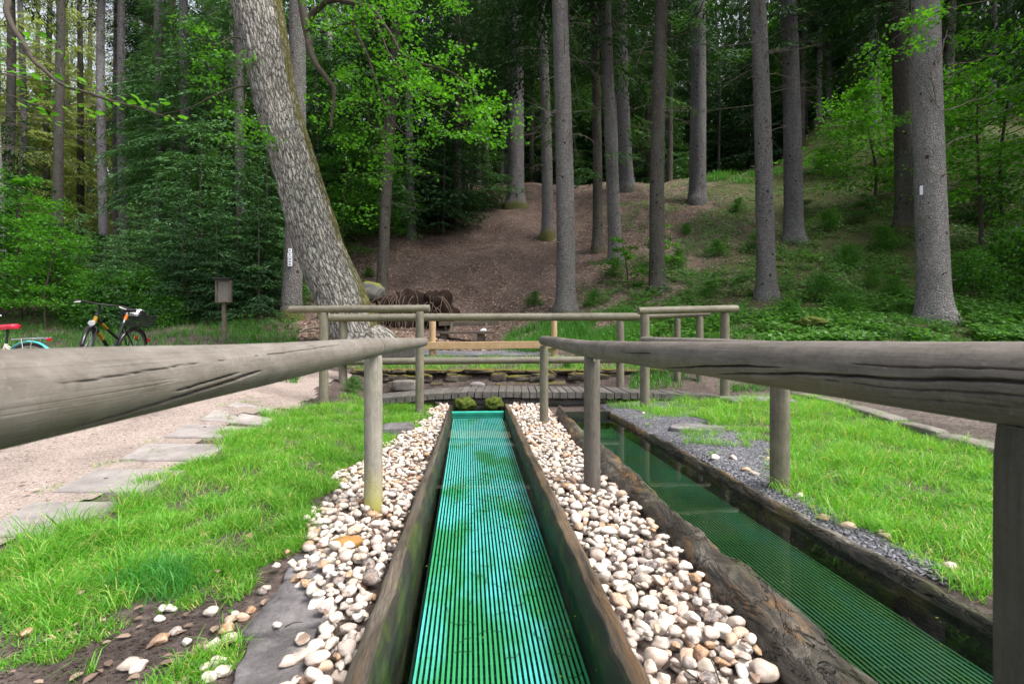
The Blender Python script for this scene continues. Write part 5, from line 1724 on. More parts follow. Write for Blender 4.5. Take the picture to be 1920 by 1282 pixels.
for i, (px, py, w, pt, mt, cr, moss, lb) in enumerate(TR):
    if px < 450:                                   # feet hidden behind the bushes
        d = min(.36 * FPX / w, 24.0); p = gz(px, d)
    else:
        p, d = hit(px, py, 4)
        if px in (641, 716, 858): d = min(d, .36 * FPX / w); p = gz(px, d)
    r = w * d / FPX / 2
    print('TRUNK', px, py, round(d, 1), round(r * 2, 2))
    H = 22.0
    zt = CAMZ + HY / FPX * d                        # height seen at the top edge of the photo
    lean = (pt - px) / FPX * d / (zt - p.z)
    lv = RT * lean
    fl = 1.15 if px in (1308,) else 1.30
    me = trunk_mesh("trunk", H, r, M[mt], 200 + i, fl, (lv.x, lv.y), 28, moss, top=.5)
    e = tag(empty("birch_tree" if mt == 'birch' and px == 641 else "spruce_tree", p), lb, "tree")
    o = bpy.data.objects.new("trunk", me); COL.objects.link(o); o.parent = e
    PXT[px] = (e, p, d, r, lean)
    if cr == 2:
        o = bpy.data.objects.new('crown', CONH[i % 2]); COL.objects.link(o); o.parent = e
        o.location = (lv.x * 15, lv.y * 15, 4.5); o.scale = (.7, .7, .8)
    elif cr != 9:
        o = bpy.data.objects.new("crown", (CONH if cr == 1 and d < 15 or d < 14 else CON)[i % 2]); COL.objects.link(o); o.parent = e
        sc = RNG.uniform(.85, 1.1); o.scale = (sc, sc, 1.0); o.rotation_euler = (0, 0, RNG.uniform(0, 6.28))
        o.location = (lv.x * 12, lv.y * 12, 0)
    if i not in (10, 13, 14):
        o = bpy.data.objects.new("dead_branches", DEAD[i % 3]); COL.objects.link(o); o.parent = e
        o['kind'] = 'stuff'; o.rotation_euler = (0, 0, RNG.uniform(0, 6.28)); o.location = (lv.x * 4, lv.y * 4, 1.5 if i in (0, 1, 11, 12) else 3.2)

# knot stubs on the nearer trunks and the dead twigs of the large one
def stubs(px, n, pys, seed, long_=()):
    e, p, d, r, lean = PXT[px]
    rr = random.Random(seed); a = Acc()
    for _ in range(n):
        z = rr.uniform(.5, 9.5); az = rr.uniform(0, 6.28)
        c = RT * (lean * z) + Vector((0, 0, z)); q = Vector((math.cos(az), math.sin(az), .15))
        rad = r * (1 - .5 * z / 22)
        tube(a, [c + q * rad * .9, c + q * (rad + rr.uniform(.03, .13))], [.020, .009], 6)
    for (x0, y0, x1, y1, w) in long_:
        P0, P1 = W(x0, y0, d - r * .95) - p, W(x1, y1, d - r * rr.uniform(.3, 1.6)) - p
        pts = [P0.lerp(P1, t) + Vector((rr.uniform(-.02, .02), 0, .10 * math.sin(t * 3.1) * rr.uniform(-.6, 1))) * (0 if t in (0, 1) else 1) for t in np.linspace(0, 1, 7)]
        tube(a, pts, np.linspace(w, w * .35, 7), 6)
        for _ in range(2):
            k = rr.randint(2, 5); s = (P1 - P0) * .25
            tube(a, [pts[k], pts[k] + s + Vector((0, 0, rr.uniform(-.15, .2)))], [w * .4, w * .15], 4)
    o = tag(a.build("dead_twigs", M['deadtwig']), None, None, None, 'stuff'); o.parent = e


stubs(1752, 46, None, 1, [(1760, 118, 1775, 58, .018), (1755, 195, 1700, 100, .014), (1756, 198, 1740, 110, .016), (1768, 208, 1920, 155, .013), (1790, 120, 1915, 96, .009), (1775, 275, 1820, 252, .014), (1750, 283, 1715, 262, .010), (1756, 328, 1725, 307, .009), (1790, 115, 1832, 170, .007), (1738, 206, 1720, 195, .008)])
for px, n in ((1061, 40), (1437, 34), (1154, 26), (1308, 26), (1488, 26), (1232, 24), (1027, 20), (1698, 20)):
    stubs(px, n, None, px)
# trail plates on the brown trunk, white marker on the large trunk
e, p, d, r, lean = PXT[545]
for (x0, y0, x1, y1, lb) in ((541, 466, 547, 473.5, "small white trail plate, topmost of three on the brown trunk beside the oak"), (539.5, 474.5, 547.5, 482, "white trail plate with blue mark, middle of three on the brown trunk"), (540, 483, 547.5, 499, "tall white trail plate with blue lines, lowest of three on the brown trunk")):
    dd = d - r * 1.02 - .01
    c = W((x0 + x1) / 2, (y0 + y1) / 2, dd); hw = (x1 - x0) / 2 / FPX * dd; hh_ = (y1 - y0) / 2 / FPX * dd
    rt_ = empty("trail_sign", c); tag(rt_, lb, "sign", "trail plates on the brown trunk")
    b = Acc(); box(b, (0, 0, 0), RT * hw, FW * .012, Vector((0, 0, hh_)))
    o = b.build("plate", M['white'], rt_, False)
    b = Acc()
    nl = 1 if hh_ < .06 else 3
    for k in range(nl):
        zz = (k - (nl - 1) / 2) * hh_ * .6
        box(b, -FW * .0145 + Vector((0, 0, zz)) + RT * (.0), RT * hw * (.45 if nl == 1 else .6), FW * .002, Vector((0, 0, hh_ * .12)))
        if nl == 1: box(b, -FW * .0145 + Vector((0, 0, hh_ * .25)), RT * hw * .14, FW * .0018, Vector((0, 0, hh_ * .4)))
    b.build("blue_mark", M['blue'], rt_, False)
e, p, d, r, lean = PXT[1752]
c = W(1727.5, 357, d - r * .30)
rt_ = empty("trail_sign", c); tag(rt_, "narrow white marker plate on the left side of the largest trunk", "sign")
b = Acc(); box(b, (0, 0, 0), RT * .016 + FW * -.022, FW * .01 + RT * .006, Vector((0, 0, .095)))
b.build("plate", M['white'], rt_, False)

# ---- the leaning oak
OD = 9.5
op = [(712, 690), (695, 665), (669, 640), (653, 600), (640, 560), (613, 500), (580, 400), (550, 300), (520, 200), (500, 100), (480, 0), (462, -120), (440, -280), (410, -460)]
ow = [140, 122, 104, 98, 96, 92, 88, 82, 80, 86, 92, 90, 84, 74]
ctrl = np.array([tuple(W(x, y, OD)) for x, y in op]); orad = np.array(ow) * .96 * OD / FPX / 2
ln = np.concatenate([[0], np.cumsum(np.linalg.norm(np.diff(ctrl, axis=0), axis=1))])
s = np.arange(0, ln[-1], .022)
def csp(xk, yk, x):
    """smooth interpolation through control points"""
    m = np.gradient(yk, xk, axis=0); i = np.clip(np.searchsorted(xk, x) - 1, 0, len(xk) - 2)
    h = (xk[i + 1] - xk[i]); t = (x - xk[i]) / h
    sh = (slice(None), None) if yk.ndim == 2 else slice(None)
    h, t = h[sh], t[sh]
    return (2 * t**3 - 3 * t**2 + 1) * yk[i] + (t**3 - 2 * t**2 + t) * h * m[i] + (-2 * t**3 + 3 * t**2) * yk[i + 1] + (t**3 - t**2) * h * m[i + 1]
Q = csp(ln, ctrl, s); orr = csp(ln, orad, s)
seg = 128
ang = np.linspace(0, 2 * np.pi, seg, endpoint=False)
sq = np.ones((len(s), seg))
for i, si in enumerate(s):
    for j, aj in enumerate(ang):
        c = Vector((math.cos(aj) * 4.0, math.sin(aj) * 4.0, si * 1.5))
        w = c + Vector((mnoise.noise(c * 1.3), mnoise.noise(c * 1.3 + Vector((7, 0, 0))), mnoise.noise(c * 1.1 + Vector((0, 9, 0))))) * .55
        dv = mnoise.voronoi(w * 1.15)[0]
        sq[i, j] = 1 + .045 * min(.45, dv[1] - dv[0]) / .45 - .02 + .03 * mnoise.noise(Vector((math.cos(aj), math.sin(aj), si * .5)))
oak = tag(empty("oak_tree", gz(690, OD)), "big leaning oak with furrowed pale bark and moss on its right edge", "tree")
a = Acc()
tube(a, Q, orr, seg, True, squash=sq)
V = a.V[0]
cen = np.repeat(Q, seg, 0)
side = ((V - cen) @ np.array(tuple(RT))) / np.repeat(orr, seg)
frt = ((V - cen) @ np.array(tuple(FW))) / np.repeat(orr, seg)
hh = np.repeat(s, seg) / ln[-1]
a.A[0] = np.clip(smooth(.62, .97, side) * .75 + smooth(-.70, -.98, side) * .75 + smooth(.2, .02, hh) * .25 + smooth(.0, .6, frt) * .4, 0, 1)  # moss on both edges and foot, the left edge also painted as shaded side
reparent(a.build("trunk", M['oak']), oak)


def limb(acc, pix, d0, d1, r0, r1, seg=8, jit=.02):
    n = len(pix)
    ctrl = np.array([tuple(W(x, y, d0 + (d1 - d0) * i / (n - 1))) for i, (x, y) in enumerate(pix)])
    k = np.arange(n, dtype=float); t = np.linspace(0, n - 1, n * 6)
    P = csp(k, ctrl, t)
    P += np.array([[mnoise.noise(Vector((q * 1.7, i_, r0 * 99))) * jit for i_ in range(3)] for q in t])
    tube(acc, P, np.linspace(r0, r1, len(P)), seg, True)
    return P


a = Acc()
LIMBS = [
    ([(560, -60), (566, 10), (577, 70), (580, 95), (598, 130), (622, 158), (628, 185), (620, 240)], 8.9, 8.6, .085, .025),
    ([(576, 60), (590, 24), (615, 2), (650, 4), (700, 20), (730, 62), (768, 112), (850, 138), (905, 190)], 8.8, 8.0, .06, .010),
    ([(660, -40), (664, 10), (668, 60), (690, 105), (706, 160), (725, 205), (745, 240), (776, 262)], 8.6, 8.3, .035, .008),
    ([(700, 20), (716, 70), (742, 120), (800, 180), (880, 240)], 8.4, 8.0, .022, .005),
    ([(742, 120), (800, 130), (860, 110)], 8.3, 8.0, .014, .004),
    ([(600, 60), (660, 40), (740, 10), (800, -20)], 8.7, 8.3, .03, .01),
    ([(474, 160), (440, 166), (400, 180), (350, 205), (300, 215)], 9.3, 8.9, .022, .004),
    ([(462, 175), (458, 200), (466, 225), (480, 240)], 9.1, 9.0, .012, .004),
    ([(480, 90), (440, 70), (400, 85), (350, 60)], 9.3, 8.8, .022, .004),
    ([(725, 205), (720, 260), (735, 300)], 8.4, 8.2, .010, .003),
]
for l in LIMBS: limb(a, *l)
reparent(a.build("branches", M['twig']), oak)


def px_leaves(acc, px, py, rx, ry, d, n, size, dd=.8, six=False, tilt=.12):
    """layered leafy sprays filling an ellipse of the view"""
    ns = max(3, n // 34)
    for _ in range(ns):
        while True:
            u, v = RNG.uniform(-1, 1, 2)
            if u * u + v * v < 1: break
        c = np.array(tuple(W(px + u * rx, py + v * ry, d + RNG.normal(0, dd * .5))))
        m = int(n / ns * RNG.uniform(.5, 1.5)) + 1
        az = RNG.uniform(0, 2 * np.pi); L = RNG.uniform(.22, .5)
        t = RNG.uniform(-1, 1, m) * L; wv = RNG.normal(0, .085, m)
        C = c + np.stack([np.cos(az) * t - np.sin(az) * wv, np.sin(az) * t + np.cos(az) * wv, -.18 * np.abs(t) + RNG.normal(0, .035, m)], -1)
        V, F = leafquads(C, RNG.uniform(.7, 1.25, m) * size, None, .35, .72, .62, six)
        acc.add(V, F)


a = Acc()
for q in [(860, 190, 90, 75, 8.0, 1100), (930, 235, 42, 40, 7.9, 330), (800, 120, 80, 50, 8.2, 650), (705, 50, 90, 60, 8.5, 800), (655, 200, 60, 70, 8.8, 600),
          (620, 30, 60, 40, 8.8, 350), (700, 290, 60, 50, 8.6, 330), (765, 190, 70, 60, 8.3, 600), (410, 130, 70, 50, 9.1, 480), (440, 225, 40, 45, 9.1, 260),
          (380, 60, 60, 40, 9.0, 220), (690, 395, 25, 30, 8.6, 70), (760, 300, 40, 40, 8.4, 150), (800, 20, 90, 40, 8.4, 450), (700, -80, 220, 60, 8.6, 900), (480, 260, 30, 40, 9.0, 120)]:
    px_leaves(a, *q, .062, six=True)
reparent(a.build("foliage", M['leafOak'], None, True), oak)
# crown above the frame shades the trunk
a = Acc()
for _ in range(70):
    c = W(RNG.uniform(120, 900), RNG.uniform(-900, -230), RNG.uniform(7.5, 12)); m = 60
    C = np.array(c) + RNG.normal(0, .42, (m, 3)) * np.array([1, 1, .4])
    a.add(*leafquads(C, RNG.uniform(.06, .10, m), None, .3, .7, .6))
reparent(a.build("upper_crown", M['leafOak'], None, False), oak)

# ---- the branch hanging in from the left
hb = tag(empty("alder_tree", gz(-620, 4.2)), "alder beyond the left edge whose leafy twig hangs into the upper left corner", "tree")
g0 = gz(-620, 4.2)
a = Acc(); tube(a, [g0 + Vector((0, 0, z)) for z in (-.3, .3, 1.5, 3, 4.5, 6)], [.2, .15, .13, .12, .10, .06], 16)
reparent(a.build("trunk", M['spruceC']), hb)
a = Acc()
limb(a, [(-600, -150), (-330, -120), (-120, -60), (0, -20), (14, 30), (50, 92), (100, 150), (170, 178), (250, 200), (335, 222)], 4.0, 3.3, .035, .003)
limb(a, [(-40, 45), (0, 48), (14, 36)], 3.7, 3.6, .006, .004)
limb(a, [(60, 105), (100, 120), (130, 150), (180, 160)], 3.5, 3.4, .004, .002)
reparent(a.build("branch", M['twig']), hb)
a = Acc()
lp = [(8, 82), (20, 78), (6, 110), (12, 135), (24, 136), (30, 128), (60, 72), (72, 62), (88, 70), (100, 92), (112, 95), (44, 62), (70, 150), (85, 152), (55, 138), (100, 145), (118, 155), (130, 160), (90, 170), (150, 150), (160, 152), (172, 165), (140, 165), (185, 172), (200, 186), (120, 122), (90, 215), (75, 205), (105, 230), (88, 222), (180, 215), (200, 208), (255, 195), (265, 190), (280, 195), (300, 205), (315, 218), (330, 222), (345, 224), (290, 212), (270, 205), (240, 190), (225, 200), (212, 192), (160, 200), (120, 200), (60, 200), (30, 190), (40, 160), (-30, 120), (-60, 90), (-20, 60), (-50, 150), (-90, 60), (300, 190), (338, 232), (80, 190), (100, 185)]
C = np.array([tuple(W(x + RNG.normal(0, 4), y + RNG.normal(0, 4), RNG.uniform(3.2, 3.7))) for x, y in lp + lp[::2]])
a.add(*leafquads(C, RNG.uniform(.035, .07, len(C)), None, .25, .72, .78, True))
reparent(a.build("foliage", M['leafOak'], None, True), hb)

# ---- bushes and young trees
def at_px(px, py, d0=6): return hit(px, py, d0)[0]


LEFTW = [  # px, depth, kind, scale
    (-330, 12.0, 'B', 1.6), (-250, 14, 'Y', 1.2), (-160, 12.5, 'D', 1.5), (-60, 13, 'Y', 1.2), (-30, 11.8, 'A', .62), (40, 12.2, 'E', 1.0), (30, 15, 'Y', 1.25), (85, 11.6, 'E', .75),
    (120, 12.4, 'U', 1.1), (150, 13.0, 'Y', .60), (190, 12.0, 'U', .85), (235, 13.4, 'Y', .66), (275, 12.2, 'U', .9), (300, 13.2, 'Y', .8), (345, 12.3, 'Y', .72), (370, 13.8, 'Y', 1.2), (410, 12.2, 'Y', .62),
    (450, 13.2, 'Y', 1.05), (485, 12.6, 'Y', .7), (500, 14.2, 'Y', 1.15), (60, 17, 'A', .6), (330, 16.5, 'Y', 1.2), (420, 17, 'Y', 1.3), (250, 17.5, 'D', .8), (180, 18, 'D', .8), (100, 19, 'U', 1.6), (475, 17.5, 'Y', 1.5),
    (-120, 18, 'D', 1.8), (-300, 19, 'Y', 1.8), (-480, 15, 'D', 1.8), (-600, 13, 'Y', 1.6), (220, 11.9, 'Y', .50), (310, 11.7, 'U', .55), (575, 15.5, 'A', .6), (640, 16.5, 'A', .8), (715, 18, 'A', .8), (600, 18, 'Y', 1.6), (690, 20, 'Y', 2.0), (770, 21, 'Y', 1.9), (545, 19, 'Y', 1.7), (560, 13.2, 'U', .45), (660, 21, 'A', 1.2), (830, 24, 'A', 1.1), (740, 25, 'A', 1.2), (830, 21, 'Y', 1.5), (620, 22, 'Y', 2.2), (720, 23, 'Y', 2.2), (885, 24, 'Y', 1.7)]
NM = dict(B=("broadleaf_bush", BUS, "bush"), U=("broadleaf_bush", BUS, "bush"), Y=("young_spruce", None, "young spruce"), D=("dark_bush", DRK, "bush"), A=("alder_tree", ALD, "tree"), E=("beech_sapling", BEE, "sapling"), S=("small_sapling", SML, "sapling"))
LBL = dict(B="green shrub at the left edge of the wood", U="mid green leafy shrub in the green wall left of the oak", Y="dense young spruce with drooping branches in the green wall on the left", D="dark leafy shrub deep in the green wall on the left", A="bright green young broadleaf tree behind the leaning oak or at the far left", E="bright yellow green sapling at the left edge of the green wall", S="small bright sapling")
GRP = dict(B="shrubs on the left", U="leafy shrubs in the green wall", Y="young spruces in the green wall", D="dark shrubs in the green wall", A="bright young broadleaf trees", E="saplings at the left edge", S="small saplings on the slope")
cnt = 0
def plant(loc, kind, sc, label=None, group=None, sz=None):
    global cnt
    cnt += 1
    nm, lib, cat = NM[kind]
    parts = [("stem", YST), ("foliage", YNG[cnt % 4])] if kind == 'Y' else [("stem", lib[cnt % len(lib)][0]), ("foliage", lib[cnt % len(lib)][1])]
    return put(nm, loc, parts, label or LBL[kind], cat, group if label else GRP[kind], sc, None, sz)


for px, d, kd, sc in LEFTW: plant(gz(px, d), kd, sc)
for px, py, kd, sc, lb in [
    (850, 405, 'Y', .95, "drooping young spruce spreading over the slope left of the flared trunk"), (905, 398, 'Y', .7, "low spruce bough mass right beside the flared trunk on the slope"), (700, 440, 'Y', .55, "small dark spruce between the oak and the thin violet trunk"), (800, 412, 'Y', .7, "young spruce just right of the thin violet trunk"),
    (1640, 395, 'E', 1.5, "tall bright beech sapling left of the dark mossy trunk"), (1590, 340, 'E', 1.2, "lower beech sapling with a rounded bright crown on the upper right bank"), (1840, 470, 'E', 1.6, "large bright beech right of the largest trunk"), (1880, 400, 'E', 1.9, "tall beech at the right edge behind the other beeches"),
    (1690, 380, 'E', 1.0, "beech sapling half hidden by the dark mossy trunk"), (1820, 560, 'U', .75, "leafy bush at the foot of the bank right of the largest trunk"), (1890, 540, 'U', .95, "light green bush at the right edge of the photo"), (1850, 430, 'D', .9, "dark bush between the beeches at the right edge"),
    (1235, 500, 'S', 1.15, "thin bright sapling in front of the dark straight trunk"), (1180, 545, 'S', 1.25, "low spreading bright sapling right of the thick middle trunk"), (1150, 520, 'U', .42, "small leafy bush right of the thick middle trunk"), (1500, 330, 'S', 1.3, "yellowish sapling at the top of the right bank"), (1430, 310, 'S', 1.1, "little sapling in the lit grass at the slope edge"),
    (1690, 410, 'S', 1.0, "pale sapling before the dark mossy trunk"), (1600, 500, 'U', .45, "low green bush in the middle of the right bank"), (1640, 540, 'U', .35, "small bush left of the largest trunk"), (1330, 560, 'U', .35, "low bush behind the right bridge railing"), (1985, 560, 'U', 1.2, "bush just beyond the right edge of the photo"), (2100, 520, 'E', 1.6, "beech beyond the right edge of the photo"), (2250, 560, 'Y', 1.3, "young spruce beyond the right edge of the photo"),
    (1700, 300, 'E', 1.6, "beech higher up the right hillside behind the dark mossy trunk"), (1540, 320, 'U', .7, "dull green bush at the upper edge of the right bank"), (1380, 400, 'U', .4, "low bush between two trunks high on the right bank"), (1560, 430, 'U', .5, "low bush on the dark part of the right bank"), (1660, 470, 'U', .5, "green bush left of the dark mossy trunk's foot"),
    (662, 738, 'U', .16, "leafy weed at the foot of the left rear railing post"), (1062, 690, 'U', .13, "bright leafy weed on the terrace behind the near right handrail post"), (1290, 690, 'U', .12, "weed behind the right front railing"),
    (1420, 470, 'U', .45, "low bush left of the mossy footed trunk on the right bank"), (1540, 560, 'U', .4, "low bush between the leaning trunk and the largest trunk"), (1270, 500, 'U', .35, "low bush right of the dark straight trunk"), (1350, 480, 'U', .4, "low bush midway between two trunks on the bank"), (1580, 590, 'U', .32, "small leafy bush above the mossy stump"), (1620, 420, 'D', .5, "dark bush in the shade of the beech saplings"), (1500, 400, 'D', .4, "dark bush behind the mossy footed trunk"), (1290, 440, 'U', .3, "small bush on the bare upper slope"), (1480, 600, 'U', .28, "leafy weed patch right of the right bridge railing"), (1680, 560, 'U', .4, "bush touching the left side of the largest trunk"),
    (690, 520, 'U', .22, "tiny bush beside the boulder right of the oak"), (1000, 575, 'U', .30, "low dark bush left of the thick middle trunk"), (1110, 575, 'U', .32, "low bush at the right foot of the thick middle trunk")]:
    plant(at_px(px, py), kd, sc, lb)
# leafy twigs in front of the large trunk
kt = PXT[1752]
a = Acc()
for q in [(1690, 70, 40, 40, 9.4, 130), (1650, 95, 30, 20, 9.4, 70), (1700, 30, 60, 22, 9.3, 120), (1640, 105, 25, 20, 9.4, 60), (1760, 15, 40, 15, 9.0, 60), (1840, 60, 70, 50, 10.6, 260), (1860, 150, 60, 60, 10.8, 260), (1820, 250, 30, 50, 11.0, 120), (1680, 250, 30, 40, 11.5, 120)]:
    px_leaves(a, *q, .07, six=True)
b = Acc()
limb(b, [(1930, -10), (1800, 12), (1720, 40), (1650, 95)], 9.3, 9.4, .016, .003)
limb(b, [(1980, 30), (1900, 60), (1840, 100), (1820, 240)], 10.4, 11, .016, .003)
limb(b, [(1990, 520), (1985, 300), (1980, 30), (1930, -10), (1950, -200)], 10.6, 9.6, .05, .03)
bt = tag(empty("beech_tree", at_px(1990, 560)), "beech beyond the right edge whose bright twigs hang before the largest trunk", "tree")
reparent(a.build("foliage", M['leafBeech'], None, True), bt); reparent(b.build("branches", M['twig']), bt)

# ---- the wood behind
rb2 = np.random.default_rng(5)
def far_tree(px, d, kinds, label, group, crown=True):
    p = gz(px, d)
    k = int(rb2.integers(3))
    parts = [("trunk", TRK[k])]
    if crown: parts.append(("crown", kinds[int(rb2.integers(len(kinds)))]))
    if rb2.uniform() < .55: parts.append(("dead_branches", DEAD[int(rb2.integers(3))]))
    return put("spruce_tree", p, parts, label, "tree", group, rb2.uniform(.85, 1.2))


for _ in range(84):
    far_tree(rb2.uniform(880, 1800), rb2.uniform(29, 55), CON, "slender trunk deep in the dark wood above the slope", "trunks in the dark wood above the slope")
for px, d in ((2150, 9.5), (2350, 12), (2600, 8.5), (2250, 15), (2500, 17), (2900, 11), (3100, 14), (2750, 18), (2050, 18), (2000, 13)):  # unseen spruces added so their crowns shade the right bank
    far_tree(px, d, CON, "unseen spruce added beyond the right edge to shade the bank", "unseen shading spruces beyond the right edge")
for _ in range(26):
    far_tree(rb2.uniform(1700, 2500), rb2.uniform(19, 45), CON, "spruce in the dark wood behind the beeches on the right", "spruces behind the beeches")
for _ in range(22):
    far_tree(rb2.uniform(230, 560) if _ % 3 else rb2.uniform(-500, -60), rb2.uniform(22, 36), CON + [CONM], "spruce in the wood at the upper left", "spruces in the wood at the upper left")
for px, d in ((40, 25), (88, 26), (150, 27), (172, 31), (-10, 27), (66, 31), (128, 32)):
    far_tree(px, d, [CONL], "sunlit yellow green conifer shining through the wood at the upper left", "sunlit conifers at the upper left")
for px, d in ((300, 18), (350, 17), (400, 18.5), (455, 16.5), (330, 21)):
    far_tree(px, d, [CONM], "spruce with drooping light green branches left of the oak", "drooping spruces left of the oak")
for _ in range(16):
    far_tree(rb2.uniform(560, 900), rb2.uniform(26, 42), CON, "spruce behind the bright leaves in the middle", "spruces behind the bright leaves")
for px in np.arange(890, 2000, 30):
    plant(gz(px + rb2.uniform(-15, 15), rb2.uniform(33, 46)), 'Y', rb2.uniform(1.3, 2.4), "dark young spruce in the shade above the slope", "young spruces in the shade above the slope")
for px, d in ((1060, 27.5), (1110, 29.5), (985, 29), (1260, 30), (1330, 29), (1400, 31)):
    pass
for px, d in ((1250, 42), (1400, 45), (1480, 40), (900, 40), (980, 46), (1040, 38)):
    e = gz(px, d); e.z += 3.5
    plant(gz(px, d), 'A', 2.2, "bright broadleaf crown glowing at the top of the wood", "bright crowns at the top of the wood", 1.0)
# hanging spruce boughs between the middle trunks
for px, py, d0, az in ((1300, 300, 24, 0),):
    pass
bo = Acc(); brr = np.random.default_rng(77)
BG = tag(empty("spruce_tree", gz(1120, 17.5)), "spruce whose dark drooping boughs hang between the middle trunks", "tree")
tm = bpy.data.objects.new("trunk", TRK[0]); COL.objects.link(tm); tm.parent = BG
for px, py in ((1130, 130), (1090, 150), (1200, 110), (1260, 120), (1090, 200), (1180, 210), (1110, 60), (1230, 40), (1050, 180), (1010, 160), (1290, 60), (1150, 20), (1040, 60), (1210, 180), (1100, 250), (1130, 290), (1160, 240), (1080, 320), (1140, 330), (1040, 270), (1180, 60), (1250, 80), (1310, 20), (1330, 110), (1100, 100), (1020, 210)):
    tmp = Acc(); c = W(px, py, 17.0 + brr.uniform(-1.2, 1.0))
    crown_cards(brr, brr.uniform(1.2, 2.0), brr.uniform(0, 6.28), 0, 0, .45, tmp, .17, .042, .12)
    bo.add(tmp.V[0] + np.array(c) - np.array(tuple(BG.location)), tmp.L[0].reshape(-1, 4))
bo.build("crown", M['needleL'], BG, False)

# closing mass of far foliage
n = 100000
px = RNG.uniform(-900, 2800, n); d = RNG.uniform(50, 66, n); t = np.where(RNG.uniform(0, 1, n) < .45, RNG.uniform(0, .3, n), RNG.uniform(0, 1, n))
r = (px - CX) / FPX * d; x = FW.x * d + RT.x * r; y = FW.y * d + RT.y * r; z0 = terr(x, y)
hmax = np.interp(px, [-900, -100, 60, 200, 420, 600, 2800], [20, 17, 16, 17, 21, 26, 30])
C = np.stack([x, y, z0 + t ** .9 * hmax], -1)
V, F = leafquads(C, RNG.uniform(.6, 1.5, n), None, 1.2, .35, .35)
tag(Acc().add(V, F).build("far_woods", M['needle'], None, False), "far off dark conifer wood closing the view", "woods", None, 'stuff')

# ------------------------------------------------------------------ bicycles
def ring_tube(acc, c, R_, r, ax='y', a0=0, a1=2 * math.pi, n=48, seg=8, tilt=None, caps=False):
    t = np.linspace(a0, a1, n + 1)
    pts = [Vector((math.cos(q) * R_, 0, math.sin(q) * R_)) for q in t]
    if tilt is not None: pts = [tilt @ p for p in pts]
    tube(acc, [Vector(c) + p for p in pts], r, seg, caps)


def wheel(root, c, R_, tilt, spoke_n=28, tyre_r=.02, rim=None):
    a = Acc(); ring_tube(a, c, R_ - tyre_r * 2.1, .009, tilt=tilt)
    w = a.build("wheel", rim or M['alu'], root)
    a = Acc(); ring_tube(a, c, R_ - tyre_r, tyre_r, tilt=tilt, seg=10)
    a.build("tyre", M['rubber'], w)
    a = Acc()
    for k in range(spoke_n):
        q = 2 * math.pi * k / spoke_n; s = (.03 if k % 2 else -.03)
        p0 = tilt @ Vector((math.cos(q + .35 * (1 if k % 4 < 2 else -1)) * .03, s, math.sin(q + .35 * (1 if k % 4 < 2 else -1)) * .03)); p1 = tilt @ Vector((math.cos(q) * (R_ - .045), 0, math.sin(q) * (R_ - .045)))
        tube(a, [Vector(c) + p0, Vector(c) + p1], .0016, 4, False)
    tag(a.build("spokes", M['chrome'], w), None, None, None, 'stuff')
    a = Acc(); tube(a, [Vector(c) + tilt @ Vector((0, -.055, 0)), Vector(c) + tilt @ Vector((0, .055, 0))], .02, 10)
    a.build("hub", M['alu'], w)
    return w


def arc_guard(acc, c, R_, w, a0, a1, tilt, n=26):
    """curved mudguard: half-round strip"""
    V = []
    for q in np.linspace(a0, a1, n):
        for k, (dy, dr) in enumerate(((-w, -.014), (-w * .7, -.003), (0, .003), (w * .7, -.003), (w, -.014), (w * .7, -.008), (0, -.002), (-w * .7, -.008))):
            V.append(Vector(c) + tilt @ Vector((math.cos(q) * (R_ + dr), dy, math.sin(q) * (R_ + dr))))
    F = [(i * 8 + j, i * 8 + (j + 1) % 8, (i + 1) * 8 + (j + 1) % 8, (i + 1) * 8 + j) for i in range(n - 1) for j in range(8)]
    acc.add([tuple(v) for v in V], F)


def saddle(root, c, mat, L=.27, w=.15):
    V = []; n = 16
    for i in range(n + 1):
        t = i / n
        ww = w / 2 * (1 - smooth(.25, .75, np.array(t)) * .74) * math.sqrt(max(.02, 1 - (2 * max(0, abs(t - .5) - .40) / .2) ** 2))
        z = .025 * (1 - t) ** 2 + .012 * math.sin(t * 3)
        for k in range(10):
            q = 2 * math.pi * k / 10
            V.append((c[0] - L * .45 + L * t, c[1] + ww * math.cos(q), c[2] + z + .026 * math.sin(q) - (.012 if math.sin(q) < 0 else 0)))
    F = [(i * 10 + j, i * 10 + (j + 1) % 10, (i + 1) * 10 + (j + 1) % 10, (i + 1) * 10 + j) for i in range(n) for j in range(10)]
    a = Acc().add(V, F); a.add(V, [tuple(range(10))]); a.add(V, [tuple(n * 10 + j for j in range(10))[::-1]])
    return a.build("saddle", mat, root)


I3 = Matrix.Identity(3)
fwd = (RT * .12 - FW * .99).normalized()
ax_ = W(240, 654, 8.0)
org = ax_ - fwd * -.5
gzk = ax_.z - .345
bk = tag(empty("bicycle", (org.x, org.y, gzk), math.atan2(fwd.y, fwd.x)), "black bicycle with yellow decals, rear basket and front lamp on the left grass", "bicycle", "bicycles parked on the left")
bk.rotation_euler = (R(-9), 0, bk.rotation_euler[2])
RA, FA = Vector((-.50, 0, .345)), Vector((.57, 0, .345))
BB = Vector((-.05, 0, .29)); ST = Vector((-.20, 0, .78)); H0, H1 = Vector((.40, 0, .90)), Vector((.455, 0, .70))
steer = Matrix.Rotation(R(24), 3, 'Z')
wheel(bk, RA, .345, I3)
fc = H1 + steer @ (FA - H1)
wheel(bk, fc, .345, steer)
a = Acc()
tube(a, [H0, H1], .024, 12); tube(a, [Vector((.425, 0, .83)), Vector((-.125, 0, .52))], .021, 12); tube(a, [H1 + Vector((-.005, 0, .03)), BB], .025, 12); tube(a, [BB, ST], .020, 12)
